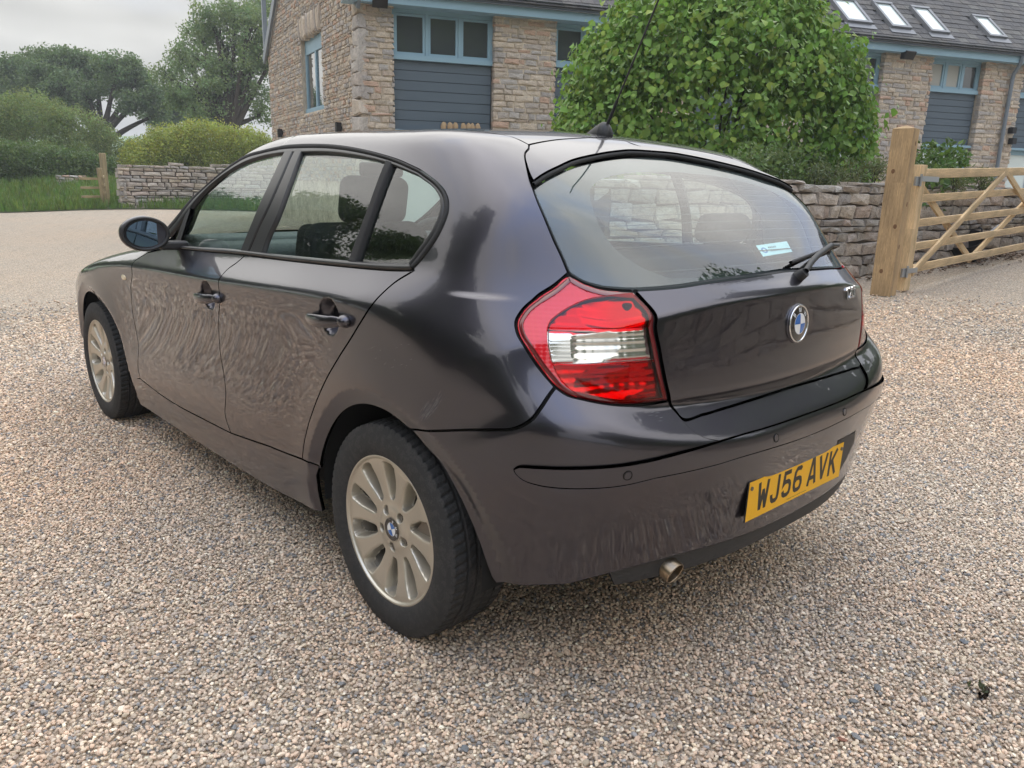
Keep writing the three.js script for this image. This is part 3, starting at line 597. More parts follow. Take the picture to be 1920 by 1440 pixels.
  // gable window: reveal set back, two casements
  {
    const win = new THREE.Group(); win.name = 'window'; house.add(win); const o = -.10, f = .05;
    mesh('window_frame', [gbox(wa0, wa1, wy0, wy0 + .10, o + .03, .12), gbox(wa0, wa1, wy1 - .30, wy1, o, .08), gbox(wa0, wa0 + f * 2, wy0, wy1, o, .08), gbox(wa1 - f * 2, wa1, wy0, wy1, o, .08), gbox((wa0 + wa1) / 2 - f, (wa0 + wa1) / 2 + f, wy0 + .1, wy1 - .3, o, .08)], M.frameBlue, win);
    for (const [a, b] of [[wa0 + f * 2, (wa0 + wa1) / 2 - f], [(wa0 + wa1) / 2 + f, wa1 - f * 2]]) mesh('pane', gbox(a, b, wy0 + .1, wy1 - .3, o - .03, .01), M.pane, win);
    mesh('window_sill', gbox(wa0 - .03, wa1 + .03, wy0 - .05, wy0, o + .06, .16), M.frameBlue, win);
  }
  // bays: three casements over boarding
  bays.forEach(([a0, a1], i) => {
    const sill = [3.36, 3.42, 3.44, 3.47, 3.50, 3.5, 3.5][i], low = [2.16, 2.2, 2.25, 2.3, 2.36, 2.36, 2.36][i], top = EAVE - .06, o = -.14, f = .035;
    const win = new THREE.Group(); win.name = 'window'; house.add(win);
    const n = 3, W = a1 - a0, fr = [wbox(a0 - .02, a1 + .02, sill, sill + .085, o + .05, .14), wbox(a0 - .02, a1 + .02, top - .08, top + .1, o, .10), wbox(a0 - .02, a0 + f, sill + .085, top - .08, o, .10), wbox(a1 - f, a1 + .02, sill + .085, top - .08, o, .10)];
    for (let k = 1; k < n; k++) fr.push(wbox(a0 + W * k / n - .025, a0 + W * k / n + .025, sill + .085, top - .08, o, .10));
    mesh('window_frame', fr, M.frameBlue, win);
    for (let k = 0; k < n; k++) { const s = a0 + W * k / n + .03, e = a0 + W * (k + 1) / n - .03, c = win;
      mesh('sash', [wbox(s, e, sill + .09, sill + .135, o - .012, .06), wbox(s, e, top - .125, top - .085, o - .012, .06), wbox(s, s + .042, sill + .135, top - .125, o - .012, .06), wbox(e - .042, e, sill + .135, top - .125, o - .012, .06)], M.frameBlue, c);
      mesh('pane', wbox(s + .042, e - .042, sill + .135, top - .125, o - .045, .008), i === 4 && k < 2 ? M.curtain : M.pane, c); }
    const nb = 7 + (i > 2 ? 1 : 0), bh = (sill - low) / nb;
    for (let k = 0; k < nb; k++) { const y = low + k * bh; const b = mesh('board', wbox(a0, a1, y + .005, y + bh - .005, o - .015, .03), M.boardBlue, house); }
    mesh('bay_backing', wbox(a0 - .02, a1 + .02, .2, sill, o - .06, .1), M.black, house);
    mesh('board_sill', wbox(a0, a1, low - .05, low, o + .10, .22), M.frameBlue, house);
    const lw = new THREE.Group(); lw.name = 'window'; house.add(lw);
    mesh('window_frame', [wbox(a0, a1, low - .16, low - .05, o, .10), wbox(a0, a0 + .07, .4, low - .16, o, .10), wbox(a1 - .07, a1, .4, low - .16, o, .10), wbox((a0 + a1) / 2 - .04, (a0 + a1) / 2 + .04, .4, low - .16, o, .10)], M.frameBlue, lw);
    mesh('pane', wbox(a0 + .07, a1 - .07, .4, low - .16, o - .04, .008), M.paneClear, lw);
  });
  // eaves: fascia, gutter, downpipe
  mesh('fascia', wbox(-.3, LEN, EAVE - .06, EAVE + .12, .20, .03), M.frameBlue, house);
  mesh('soffit', wbox(-.3, LEN, EAVE - .075, EAVE - .06, .20, .36), M.frameBlue, house);
  const gut = new THREE.CylinderGeometry(.06, .06, LEN + .3, 14, 1, true, Math.PI * .5, Math.PI).rotateZ(Math.PI / 2).translate(LEN / 2 - .15, EAVE + .13, .265); mesh('gutter', put(qW, gut), M.gutter, house);
  for (const a of [15.05]) { const pts = [V3(a, EAVE + .07, .26), V3(a, EAVE - .1, .22), V3(a, EAVE - .32, .08), V3(a, 3.0, .07), V3(a, .3, .07)]; const g = new THREE.TubeGeometry(new THREE.CatmullRomCurve3(pts, false, 'catmullrom', .1), 40, .045, 10); mesh('downpipe', put(qW, g), M.gutter, house); }
  // roof plane and slates
  const PITCH = .72, RC = Math.cos(PITCH), RS = Math.sin(PITCH), RN = HN.clone().multiplyScalar(RS).add(V3(0, RC, 0)), RU = HN.clone().multiplyScalar(-RC).add(V3(0, RS, 0));
  const R0 = HN.clone().multiplyScalar(.26).setY(EAVE + .14);            // on the eave line, relative to the house
  const qR = new THREE.Quaternion().setFromRotationMatrix(new THREE.Matrix4().makeBasis(HD, RU, RN));
  const SL = 5.6;
  const rp = new THREE.BoxGeometry(LEN + .5, SL, .06).translate(LEN / 2 - .05, SL / 2, -.06).applyQuaternion(qR).translate(R0.x, R0.y, R0.z);
  const rp2 = new THREE.BoxGeometry(LEN + .5, SL, .06).translate(LEN / 2 - .05, SL / 2, -.06); { const q2 = new THREE.Quaternion().setFromRotationMatrix(new THREE.Matrix4().makeBasis(HD.clone().negate(), HN.clone().multiplyScalar(RC).add(V3(0, RS, 0)), HN.clone().multiplyScalar(-RS).add(V3(0, RC, 0)))); rp2.translate(-LEN + .1, 0, 0).applyQuaternion(q2).translate(R0.x - HN.x * (2 * SL * RC), R0.y, R0.z - HN.z * (2 * SL * RC)); }
  const roof = mesh('roof', [rp, rp2], M.lead, house);
  const onRoof = (u, v) => { const o = H0.clone().setY(0).add(R0), p = pixOnPlane(u, v, RN, RN.dot(o)).sub(o); return [p.dot(HD), p.dot(RU)]; };
  const sky4 = [[[1557, 2], [1604, 2], [1627, 47], [1585, 43]], [[1634, 7], [1672, 10], [1703, 57], [1668, 53]], [[1705, 16], [1740, 18], [1776, 66], [1742, 62]], [[1815, 30], [1848, 36], [1888, 74], [1855, 72]]].map(q => { const p = q.map(c => onRoof(...c)); const a0 = (p[0][0] + p[3][0]) / 2, a1 = (p[1][0] + p[2][0]) / 2, b0 = (p[2][1] + p[3][1]) / 2, b1 = (p[0][1] + p[1][1]) / 2; return [a0, a1, b0, b1]; });
  console.log('skylights', JSON.stringify(sky4.map(r => r.map(v => +v.toFixed(2)))));
  const slateMats = [[.085, .085, .092], [.10, .10, .105], [.075, .074, .078], [.115, .11, .108], [.14, .14, .135]].map(c => std(lin(...c), .72, { map: stoneTex, bumpMap: stoneBump, bumpScale: .004 }));
  const slateGeo = []; for (let k = 0; k < 3; k++) { const g = new THREE.BoxGeometry(1, 1, 1); const p = g.attributes.position; for (let i = 0; i < p.count; i++) { if (p.getY(i) < 0) p.setZ(i, p.getZ(i) * 1.3 + .2); p.setX(i, p.getX(i) * .975); } g.computeVertexNormals(); slateGeo.push(g); }
  const slates = []; const RH = .19, RW = .27;
  for (let r = 0; r * RH < SL; r++) for (let a = -.35 - (r % 2) * RW / 2; a < LEN; a += RW) {
    const b = r * RH; if (sky4.some(s => a + RW * .5 > s[0] && a + RW * .5 < s[1] && b + RH * .5 > s[2] && b + RH * .5 < s[3])) continue;
    const c = R0.clone().addScaledVector(HD, a + RW / 2).addScaledVector(RU, b + RH * .6).addScaledVector(RN, -.006 + rr(-.003, .003));
    slates.push({ c, m: rnd() < .08 ? 4 : Math.floor(rnd() * 4), g: Math.floor(rnd() * 3), w: c.clone().add(house.position) });
  }
  const vis = s => { const p = s.w.clone().project(camera); const u = (p.x + 1) * 960, v = (1 - p.y) * 720; return u > 900 && u < 1930 && v > -8 && v < 130 && !(u > 1190 && u < 1470); };
  slates.sort((a, b) => (vis(a) ? 0 : 1000) + a.w.distanceTo(camera.position) - (vis(b) ? 0 : 1000) - b.w.distanceTo(camera.position));
  const rest = slateMats.map(() => []); const qt = new THREE.Quaternion();
  slates.forEach((s, i) => { const q = qR.clone().multiply(qt.setFromEuler(new THREE.Euler(-.035, 0, rr(-.012, .012)))); const sc = V3(RW, RH * 1.35, .011); if (i < 300) { const m = mesh('slate', slateGeo[s.g], slateMats[s.m], roof); m.position.copy(s.c); m.quaternion.copy(q); m.scale.copy(sc); } else { const g = slateGeo[s.g].clone(); g.applyMatrix4(new THREE.Matrix4().compose(s.c, q, sc)); rest[s.m].push(g); } });
  rest.forEach((gs, k) => { if (gs.length) { const m = mesh('slating', mergeGeometries(gs), slateMats[k], roof); m.userData.kind = 'stuff'; } });
  for (const [i, [a0, a1, b0, b1]] of sky4.entries()) {
    const s = new THREE.Group(); s.name = 'skylight'; house.add(s); const P = (g) => g.applyQuaternion(qR).translate(R0.x, R0.y, R0.z), bb = (x0, x1, y0, y1, z0, z1) => P(new THREE.BoxGeometry(x1 - x0, y1 - y0, z1 - z0).translate((x0 + x1) / 2, (y0 + y1) / 2, (z0 + z1) / 2)), f = .07;
    mesh('skylight_frame', [bb(a0, a1, b0, b0 + f, -.02, .07), bb(a0, a1, b1 - f, b1, -.02, .08), bb(a0, a0 + f, b0 + f, b1 - f, -.02, .07), bb(a1 - f, a1, b0 + f, b1 - f, -.02, .07)], M.lead, s);
    mesh('skylight_pane', bb(a0 + f, a1 - f, b0 + f, b1 - f, .03, .045), M.paneClear, s);
    mesh('skylight_flashing', bb(a0 - .06, a1 + .06, b0 - .16, b0, 0, .02), M.lead, s);
  }
  // verge of the gable
  mesh('verge_board', [put(qG, new THREE.BoxGeometry(5.2, .22, .06).rotateZ(-.648).translate(-1.9, 5.75, .06)), put(qG, new THREE.BoxGeometry(5.2, .22, .06).rotateZ(.648).translate(-GL + 1.9, 5.75, .06)), put(qG, new THREE.BoxGeometry(.12, 2.0, .10).translate(-GL - .05, 5.3, .03))], M.gutter, house);
  // wall lamps and floodlights
  for (const [u, v] of [[530, 250], [641, 240]]) { const [a, y] = onGable(u, v); mesh('wall_lamp', [gbox(a - .05, a + .05, y - .10, y + .10, .12, .10), gbox(a - .02, a + .02, y - .03, y + .03, .03, .06)], M.black, house); }
  for (const [u, v] of [[712, 5], [1703, 104]]) { const [a, y] = onWall(u, v, .3); mesh('floodlight', [strip2(put(qW, new THREE.BoxGeometry(.26, .17, .05).rotateX(.5).translate(a, y, .34))), strip2(put(qW, new THREE.BoxGeometry(.04, .14, .2).translate(a, y + .02, .2)))], M.black, house); }
  for (const [u, v] of [[1893, 245], [1893, 265]]) { const [a, y] = onWall(u, v); mesh('wall_lamp', wbox(a - .06, a + .06, y - .07, y + .07, .14, .13), M.black, house); }
  // small ornaments on the ledge below the boarding
  reseed(55);
  for (const u of [832, 844, 854, 869, 879, 886, 896]) {
    const [a] = onWall(u, 236); const p = H0.clone().addScaledVector(HD, a).addScaledVector(HN, -.05 + .04); p.y = bays.length ? 2.16 : 0; const g = new THREE.SphereGeometry(1, 10, 8); const q = g.attributes.position; for (let i = 0; i < q.count; i++) { const k = 1 + .22 * noise(q.getX(i) * 2.3 + u, q.getY(i) * 2.3, q.getZ(i) * 2.3); q.setXYZ(i, q.getX(i) * .055 * k, q.getY(i) * .085 * k + .075, q.getZ(i) * .055 * k); } g.computeVertexNormals();
    const o = single('ledge_ornament', g, std(lin(.38, .27, .16), .95), 'small tan straw-like ornament standing on the blue ledge below the barn boarding', 'ornament', 'ornaments on the ledge'); o.position.copy(p);
  }
}
// ---- gate post and field gate on the right
{
  reseed(17);
  const pb = at(1655, 553, 8.0), px = pb.x, pz = pb.z, gy = groundY(px, pz), ptop = yAt(px, pz, 236);
  const post = thing('gate_post', 'thick square wooden gate post with pointed top and knots', 'post', V3(px, gy, pz), .12);
  const s = .195, h = ptop - gy, g = new THREE.BoxGeometry(s, h - .03, s, 1, 8, 1).translate(0, (h - .03) / 2 - .15, 0).translate(0, .15, 0); const cap = new THREE.ConeGeometry(s * .71, .035, 4).rotateY(Math.PI / 4).translate(0, h - .012, 0);
  { const p = g.attributes.position, uv = g.attributes.uv; for (let i = 0; i < p.count; i++) uv.setXY(i, (p.getX(i) + p.getZ(i)) * 2.2, p.getY(i) * .9); }
  mesh('post_shaft', g, M.postWood, post); mesh('post_cap', cap, M.postWood, post);
  for (const [a, y, side] of [[.02, h * .90, 0], [-.04, h * .74, 1], [.03, h * .55, 0], [-.03, h * .30, 0], [.05, h * .42, 1], [-.02, h * .15, 1]]) { const k = new THREE.SphereGeometry(.018, 10, 6).scale(1, 1.3, .12); mesh('knot', side ? k.rotateY(-Math.PI / 2).translate(-s / 2, y, a) : k.translate(a, y, s / 2), M.knot, post); }
  // gate
  const g0 = at(1690, 520, 8.15), L = 4.9, dirG = V3(1, 0, .02).normalize(), gx = g0.x + .11, gz = pz + .02, ang = Math.atan2(-dirG.z, dirG.x), rise = .034;
  const yTopL = yAt(gx + .1, gz, 326), yBotL = yAt(gx + .1, gz, 505);
  const gate = thing('field_gate', 'pale wooden five-bar field gate in front of the garden wall', 'gate', V3(gx, 0, gz), ang);
  const rail = (x0, y0, x1, y1, w, d, z = 0) => { const l = Math.hypot(x1 - x0, y1 - y0), b = new RoundedBoxGeometry(l, w, d, 2, .006); const uv = b.attributes.uv, p = b.attributes.position; for (let i = 0; i < p.count; i++) uv.setXY(i, p.getY(i) * 3 + p.getZ(i) * 3 + x0 * .7, p.getX(i) * .8); return b.rotateZ(Math.atan2(y1 - y0, x1 - x0)).translate((x0 + x1) / 2, (y0 + y1) / 2, z); };
  const hgt = yTopL - yBotL, at_ = t => yBotL + hgt * t;
  const R = (x, y) => y + rise * x;
  const stTop = yAt(gx, gz, 309);
  mesh('hanging_stile', rail(.0, gy - .02 + .04, .0, stTop, .135, .085), M.gateWood, gate);
  for (const [t, w] of [[0, .085], [.24, .08], [.49, .08], [.745, .08]]) mesh('rail', rail(.05, at_(t), L, R(L, at_(t)), w, .032), M.gateWood, gate);
  mesh('top_rail', rail(.05, at_(1), L, R(L, at_(1)), .095, .075), M.gateWood, gate);
  mesh('shutting_stile', rail(L, R(L, at_(0)) - .06, L, R(L, at_(1)) + .1, .08, .075), M.gateWood, gate);
  mesh('brace', rail(.08, at_(-.04), 2.35, R(2.35, at_(.97)), .075, .03, .032), M.gateWood, gate); mesh('brace', rail(.1, at_(.90), 1.9, R(1.9, at_(-.05)), .075, .03, -.032), M.gateWood, gate);
  mesh('brace', rail(2.5, R(2.5, at_(.97)), 4.7, R(4.7, at_(0)), .075, .03, .032), M.gateWood, gate); mesh('brace', rail(1.85, R(1.85, at_(-.05)), 4.5, R(4.5, at_(.97)), .075, .03, -.032), M.gateWood, gate);
  mesh('hinge_strap', [bx(.46, .052, .008, .15, yAt(gx, gz, 335), .047), bx(.10, .09, .02, -.11, yAt(gx, gz, 340), .03), new THREE.CylinderGeometry(.012, .012, .12, 10).translate(-.07, yAt(gx, gz, 338), .05)].map(strip2), M.galv, gate);
  mesh('hinge_strap', [bx(.26, .05, .008, .05, yAt(gx, gz, 507), .047), bx(.10, .09, .02, -.11, yAt(gx, gz, 510), .03), new THREE.CylinderGeometry(.012, .012, .12, 10).translate(-.07, yAt(gx, gz, 508), .05)].map(strip2), M.galv, gate);
  // garden wall behind
  const w0 = at(1640, 500, 9.4), e = V3(.83, 0, .555).normalize(); e.set(.989, 0, .15).normalize(); const n = V3(-e.z, 0, e.x), st = w0.clone().addScaledVector(e, -4.2).setY(0);
  const wall = thing('garden_wall', 'rough dry stone garden wall behind the field gate', 'wall', V3(st.x, 0, st.z));
  reseed(616);
  const topW = a => 1.34 + .05 * noise(a * 2.1, 3.3) + .03 * noise(a * 6, 1);
  mesh('wall_core', (() => { const b = new THREE.BoxGeometry(11, 1.25, .34).translate(5.5, .62, -.20); b.applyQuaternion(new THREE.Quaternion().setFromRotationMatrix(new THREE.Matrix4().makeBasis(e, V3(0, 1, 0), n))); return b; })(), M.earth, wall);
  layStones(wall, st, e, n, 11, .0, 1.36, { w: [.12, .42], h: [.06, .165], d: .26, joint: .010, proud: .02, mats: wallStoneMats, top: topW });
}
// ---- dry stone wall, gate and bank on the left
{
  reseed(818);
  const a = hitGround(228, 392), dir = V3(.985, 0, .17).normalize(), n = V3(-dir.z, 0, dir.x);
  const gy = groundY(a.x, a.z); const dist = a.distanceTo(camera.position); console.log('left wall', a.toArray().map(v => v.toFixed(2)).join(), dist.toFixed(1));
  const topL = yAt(a.x, a.z, 306), topR = yAt(a.x + 4, a.z + .7, 312);
  const wall = thing('field_wall', 'long dry stone field wall below the grassy bank', 'wall', V3(a.x, 0, a.z));
  const tp = s => lerp(topL, topR, clamp(s / 4)) + .05 * noise(s * 1.3, 7.7);
  const q = new THREE.Quaternion().setFromRotationMatrix(new THREE.Matrix4().makeBasis(dir, V3(0, 1, 0), n));
  mesh('wall_core', new THREE.BoxGeometry(16, topL - gy - .15, .4).translate(8.05, gy + (topL - gy - .15) / 2, -.24).applyQuaternion(q), M.earth, wall);
  layStones(wall, a, dir, n, 8, gy - .05, Math.max(topL, topR) + .05, { w: [.14, .5], h: [.055, .15], d: .28, mats: wallStoneMats.concat(stoneMats.slice(3, 5)), joint: .014, top: tp });
  layStones(wall, a.clone().addScaledVector(dir, .05), n.clone().negate(), dir.clone().negate(), .5, gy, topL - .1, { w: [.2, .4], h: [.1, .2], d: .2, mats: wallStoneMats, limit: 20 });
}

// ---- small wooden gate at the end of the field wall, and a stub of old wall in the hedge
{
  reseed(331);
  const p = hitGround(197, 391), gy = groundY(p.x, p.z), sc = p.distanceTo(camera.position) / CAM.f;
  const g = thing('bank_gate', 'small weathered wooden gate at the end of the field wall', 'gate', V3(p.x, gy, p.z), .35);
  const top = yAt(p.x, p.z, 318) - gy;
  mesh('gate_post', rb(.12, top + .1, .12, .015, 0, top / 2, 0).rotateZ(.05), M.oldWood, g);
  mesh('gate_post', rb(.15, top + .55, .15, .02, .45, top / 2 + .22, -.5), M.oldWood, g);
  for (let k = 0; k < 4; k++) mesh('rail', rb(1.15, .07, .03, .008).rotateY(.9).rotateZ(.10).translate(.28, .22 + k * .24, -.3), M.oldWood, g);
  for (let k = 0; k < 3; k++) mesh('rail', rb(.6, .07, .04, .008, -.35, .35 + k * .26, -.1), M.oldWood, g);
  const w = at(135, 362, 27.2), wy = .3; const e = V3(.97, 0, .24).normalize(), n = V3(-e.z, 0, e.x), o = w.clone().addScaledVector(e, -.45).setY(0);
  const st = thing('wall_stub', 'short stub of old stone wall below the clipped hedge', 'wall', V3(o.x, 0, o.z));
  layStones(st, o, e, n, .95, wy, wy + .85, { w: [.14, .35], h: [.07, .15], d: .3, mats: stoneMats, limit: 60 });
  // coiled pipe and odds behind the field gate
  const h = hitGround(1868, 488), c = thing('pipe_coil', 'loose coil of pale grey pipe lying behind the field gate', 'pipe', V3(h.x + .1, groundY(h.x, h.z), h.z - .25));
  const pts = []; for (let k = 0; k <= 90; k++) { const a = k * .21; pts.push(V3(Math.cos(a) * (.30 + .03 * Math.sin(k * .7)), .22 + .20 * Math.sin(a * 1.0 + .4) + k * .0005, Math.sin(a) * .16)); }
  mesh('pipe', new THREE.TubeGeometry(new THREE.CatmullRomCurve3(pts), 220, .013, 7), std(lin(.45, .46, .47), .5), c);
  const tubg = thing('black_trug', 'black rubber trug lying behind the field gate', 'bucket', V3(h.x - .35, groundY(h.x, h.z) + .01, h.z - .28)); mesh('trug_body', new THREE.LatheGeometry([[0, 0], [.16, 0], [.20, .16], [.24, .30], [.245, .305], [.23, .30], [.19, .15], [.15, .02], [0, .02]].map(([r, y]) => new THREE.Vector2(r, y)), 28).rotateZ(.5), M.black, tubg);
  mesh('trug_handle', tube([V3(.20, .30, .1), V3(.27, .40, .05), V3(.24, .40, -.06), V3(.16, .30, -.1)], .012, 14, 6), M.black, tubg);
  const bxo = single('white_tub', new THREE.CylinderGeometry(.075, .065, .10, 20), std(lin(.75, .76, .76), .4), 'small white plastic tub beside the coiled pipe', 'tub'); bxo.position.set(h.x - .05, groundY(h.x, h.z) + .25, h.z - .42);
}
// ---------------------------------------------------------------- greenery
M.grassBlade = leafMat(.14, .24, .04, .3); M.turf = std(lin(.07, .10, .03), .98, { map: stoneTex });
// ground beyond the gravel: grass, and the fields
{
  const e0 = hitGround(-120, 399), e1 = hitGround(215, 393);
  const L = t => V3(lerp(e0.x, e1.x, t), 0, lerp(e0.z, e1.z, t));
  // verge sheet
  const dir = L(1).sub(L(0)).normalize(), nb = V3(dir.z, 0, -dir.x); if (nb.z > 0) nb.negate();
  const pos = [], uv = [], idx = [], n = 40, m = 24; const vergeY = (s, b) => groundY(0, 0) + .02 + .62 * sst(.2, 5.5, b) + .05 * noise(s * .8, b * .8, 3);
  const W0 = L(0).addScaledVector(dir, -14); const LEN = 70;
  const P = (s, b) => { const p = W0.clone().addScaledVector(dir, s).addScaledVector(nb, b); p.y = Math.max(groundY(p.x, p.z), 0) + .012 + .62 * sst(.2, 5.5, b) + .04 * noise(s * .8, b * .8, 3) * sst(0, 1, b) + .25 * sst(6, 12, b); return p; };
  for (let i = 0; i <= n; i++) for (let j = 0; j <= m; j++) { const p = P(i / n * LEN, Math.pow(j / m, 1.5) * 30); pos.push(p.x, p.y, p.z); uv.push(i, j); }
  for (let i = 0; i < n; i++) for (let j = 0; j < m; j++) { const a = i * (m + 1) + j, b = a + m + 1; idx.push(a, a + 1, b + 1, a, b + 1, b); }
  const g = new THREE.BufferGeometry(); g.setAttribute('position', new THREE.Float32BufferAttribute(pos, 3)); g.setAttribute('uv', new THREE.Float32BufferAttribute(uv, 2)); g.setIndex(idx); g.computeVertexNormals();
  single('grass_verge', g, M.turf, 'grassy bank beyond the gravel yard', 'grass', null, 'structure');
  const blade = leafGeo(.26, .02, .3, .35); const tuft = (() => { reseed(12); const gs = []; for (let k = 0; k < 9; k++) { const b = blade.clone().scale(1, rr(.6, 1.25), 1).rotateX(rr(-.1, .55)).rotateY(rr(0, 6.28)).translate(rr(-.06, .06), 0, rr(-.06, .06)); gs.push(b); } return mergeGeometries(gs); })();
  reseed(13); const list = []; const qy = () => new THREE.Quaternion().setFromEuler(new THREE.Euler(0, rr(0, 6.28), 0));
  for (let k = 0; k < 9000; k++) { const s = rr(6, 32), b = Math.pow(rnd(), 1.3) * 7 + .02; const p = P(s, b); list.push({ p, s: rr(.6, 1.35) * (b < .3 ? .6 : 1), q: qy() }); }
  const gr = instanced(numbered('grass'), tuft, M.grassBlade, list, scene, () => { const k = rr(.7, 1.35), y = rr(-.2, .35); return [k * (1 + y), k * 1.0, k * .9]; }); tag(gr, 'long green grass on the bank beside the stone wall', 'grass', null, 'stuff');
  // hills
  const far = []; const hill = (name, label, az0, az1, dist, y0, y1, col) => {
    const pos = [], idx = [], n = 60; for (let i = 0; i <= n; i++) { const a = lerp(az0, az1, i / n); for (let j = 0; j <= 6; j++) { const d = dist + j * 60, x = Math.sin(a) * d, z = -Math.cos(a) * d; pos.push(x, lerp(y0, y1 * (1 + .25 * noise(a * 7, 1.2)), sst(0, 6, j)), z); } }
    for (let i = 0; i < n; i++) for (let j = 0; j < 6; j++) { const a = i * 7 + j, b = a + 7; idx.push(a, a + 1, b + 1, a, b + 1, b); }
    const g = new THREE.BufferGeometry(); g.setAttribute('position', new THREE.Float32BufferAttribute(pos, 3)); g.setIndex(idx); g.computeVertexNormals(); g.setAttribute('uv', new THREE.Float32BufferAttribute(pos.filter((_, i) => i % 3 !== 1).map(v => v * .02), 2)); return single(name, g, std(lin(...col), 1), label, 'hill', null, 'structure');
  };
  hill('field_hill', 'distant pale green field hill seen between the trees', -.5, 1.6, 150, 0, 22, [.16, .26, .09]);
  hill('wooded_hill', 'dark distant wooded slope below the pale field', -.5, 1.6, 120, -1, 8, [.05, .09, .05]);
  const lower = new THREE.CircleGeometry(900, 48).rotateX(-Math.PI / 2).translate(0, -.25, 0); single('terrain', lower, M.turf, 'wide grassy land around the yard', 'terrain', null, 'structure');
}
// ---- big hazel bush behind the garden wall
{
  reseed(4242);
  const c = at(1335, 170, 10.6), foot = V3(c.x, .9, c.z); const bush = thing('hazel_bush', 'large round leafy green bush behind the garden wall', 'bush', foot);
  const right = V3(.734, 0, .679), fwd = V3(.679, 0, -.734);
  const lobes = [[0, 1.45, 0, 1.5, 1.5, 1.2], [-1.0, 1.2, .1, 1.1, 1.2, 1.0], [1.1, 1.15, 0, 1.1, 1.2, 1.0], [-.55, 2.2, 0, 1.0, .9, .9], [.6, 2.2, .1, 1.0, .85, .9], [-1.55, .85, .1, .62, .85, .7], [1.65, .8, -.1, .62, .9, .7], [-1.25, 1.85, .05, .7, .65, .7], [1.35, 1.85, 0, .7, .65, .7], [-.3, .5, -.2, 1.6, .7, .9], [1.1, .35, -.15, .8, .5, .7], [.9, 2.75, 0, .4, .35, .4], [-.1, 2.9, 0, .55, .4, .5]];
  const stems = []; for (let k = 0; k < 14; k++) { const l = lobes[k % lobes.length]; const e = V3(0, l[1], 0).addScaledVector(right, l[0] + rr(-.5, .5)).addScaledVector(fwd, l[2] + rr(-.4, .4)); stems.push(limb([V3(rr(-.3, .3), -.7, rr(-.3, .3)), e.clone().multiplyScalar(.5).add(V3(0, .1, 0)), e], .035, .008, 7, 5)); }
  mesh('stem', stems, M.bark, bush);
  const geos = [leafGeo(.082, .060, .3, .52), leafGeo(.062, .048, -.2, .5), leafGeo(.098, .082, .35, .48)];
  const all = [];
  for (const [x, y, z, rx, ry, rz] of lobes) {
    const n = Math.round(4000 * Math.pow(rx * ry * rz, .62));
    for (let k = 0; k < n; k++) {
      const d = V3(rr(-1, 1), rr(-.8, 1), rr(-1, 1)).normalize(), wob = 1 + .16 * noise(d.x * 2.4 + x * 3, d.y * 2.4 + y, d.z * 2.4) + .07 * noise(d.x * 7, d.y * 7 + x, d.z * 7), rad = (rnd() < .04 ? rr(1.04, 1.2) : rnd() < .72 ? rr(.88, 1.04) : rr(.45, .9)) * wob;
      const lx = x + d.x * rx * rad, lz = z + d.z * rz * rad, ly = y + d.y * ry * rad; if (ly < -.15) continue;
      if (lobes.some(o => { const q = Math.hypot((lx - o[0]) / o[3], (ly - o[1]) / o[4], (lz - o[2]) / o[5]); return q < .45; })) continue;
      const p = V3(0, ly, 0).addScaledVector(right, lx).addScaledVector(fwd, lz);
      const out = V3(0, d.y * .6 + .75, 0).addScaledVector(right, d.x).addScaledVector(fwd, d.z).add(V3(rr(-.55, .55), rr(-.5, .5), rr(-.55, .55))).normalize();
      const down = V3(rr(-.8, .8), -1 + rr(-.2, .9), rr(-.8, .8)).normalize(); const xA = V3().crossVectors(down, out).normalize(), zA = V3().crossVectors(xA, down).normalize();
      const yel = clamp(.35 + .9 * (ly - 1.2) / 2 * rr(.2, 1) - lx * .12); const v = rr(.75, 1.15);
      all.push({ p, s: rr(.65, 1.35), q: new THREE.Quaternion().setFromRotationMatrix(new THREE.Matrix4().makeBasis(xA, down, zA)), g: Math.floor(rnd() * 3), c: (g => [g * (rnd() < .2 ? rr(.62, .80) : rr(.48, .62)), g, g * .14])(lerp(.29, .42, rnd()) * v), near: -(lz) + rad * .5 + rr(0, .8) });
    }
  }
  all.sort((a, b) => b.near * b.s - a.near * a.s);
  const mats = []; for (let k = 0; k < 6; k++) mats.push(phy(lin(...[[.20, .34, .055], [.28, .42, .06], [.17, .29, .05], [.34, .44, .07], [.23, .37, .055], [.15, .26, .05]][k]), { roughness: 1, transmission: .45, thickness: 0 }));
  all.slice(0, 300).forEach((l, i) => { const m = mesh('leaf', geos[l.g], mats[i % 6], bush); m.position.copy(l.p); m.quaternion.copy(l.q); m.scale.setScalar(l.s); });
  const rest = all.slice(300); [0, 1, 2].forEach(k => instanced('foliage', geos[k], M.leafHazel, rest.filter(l => l.g === k), bush, () => [1, 1, 1]));
  console.log('bush leaves', all.length);
}
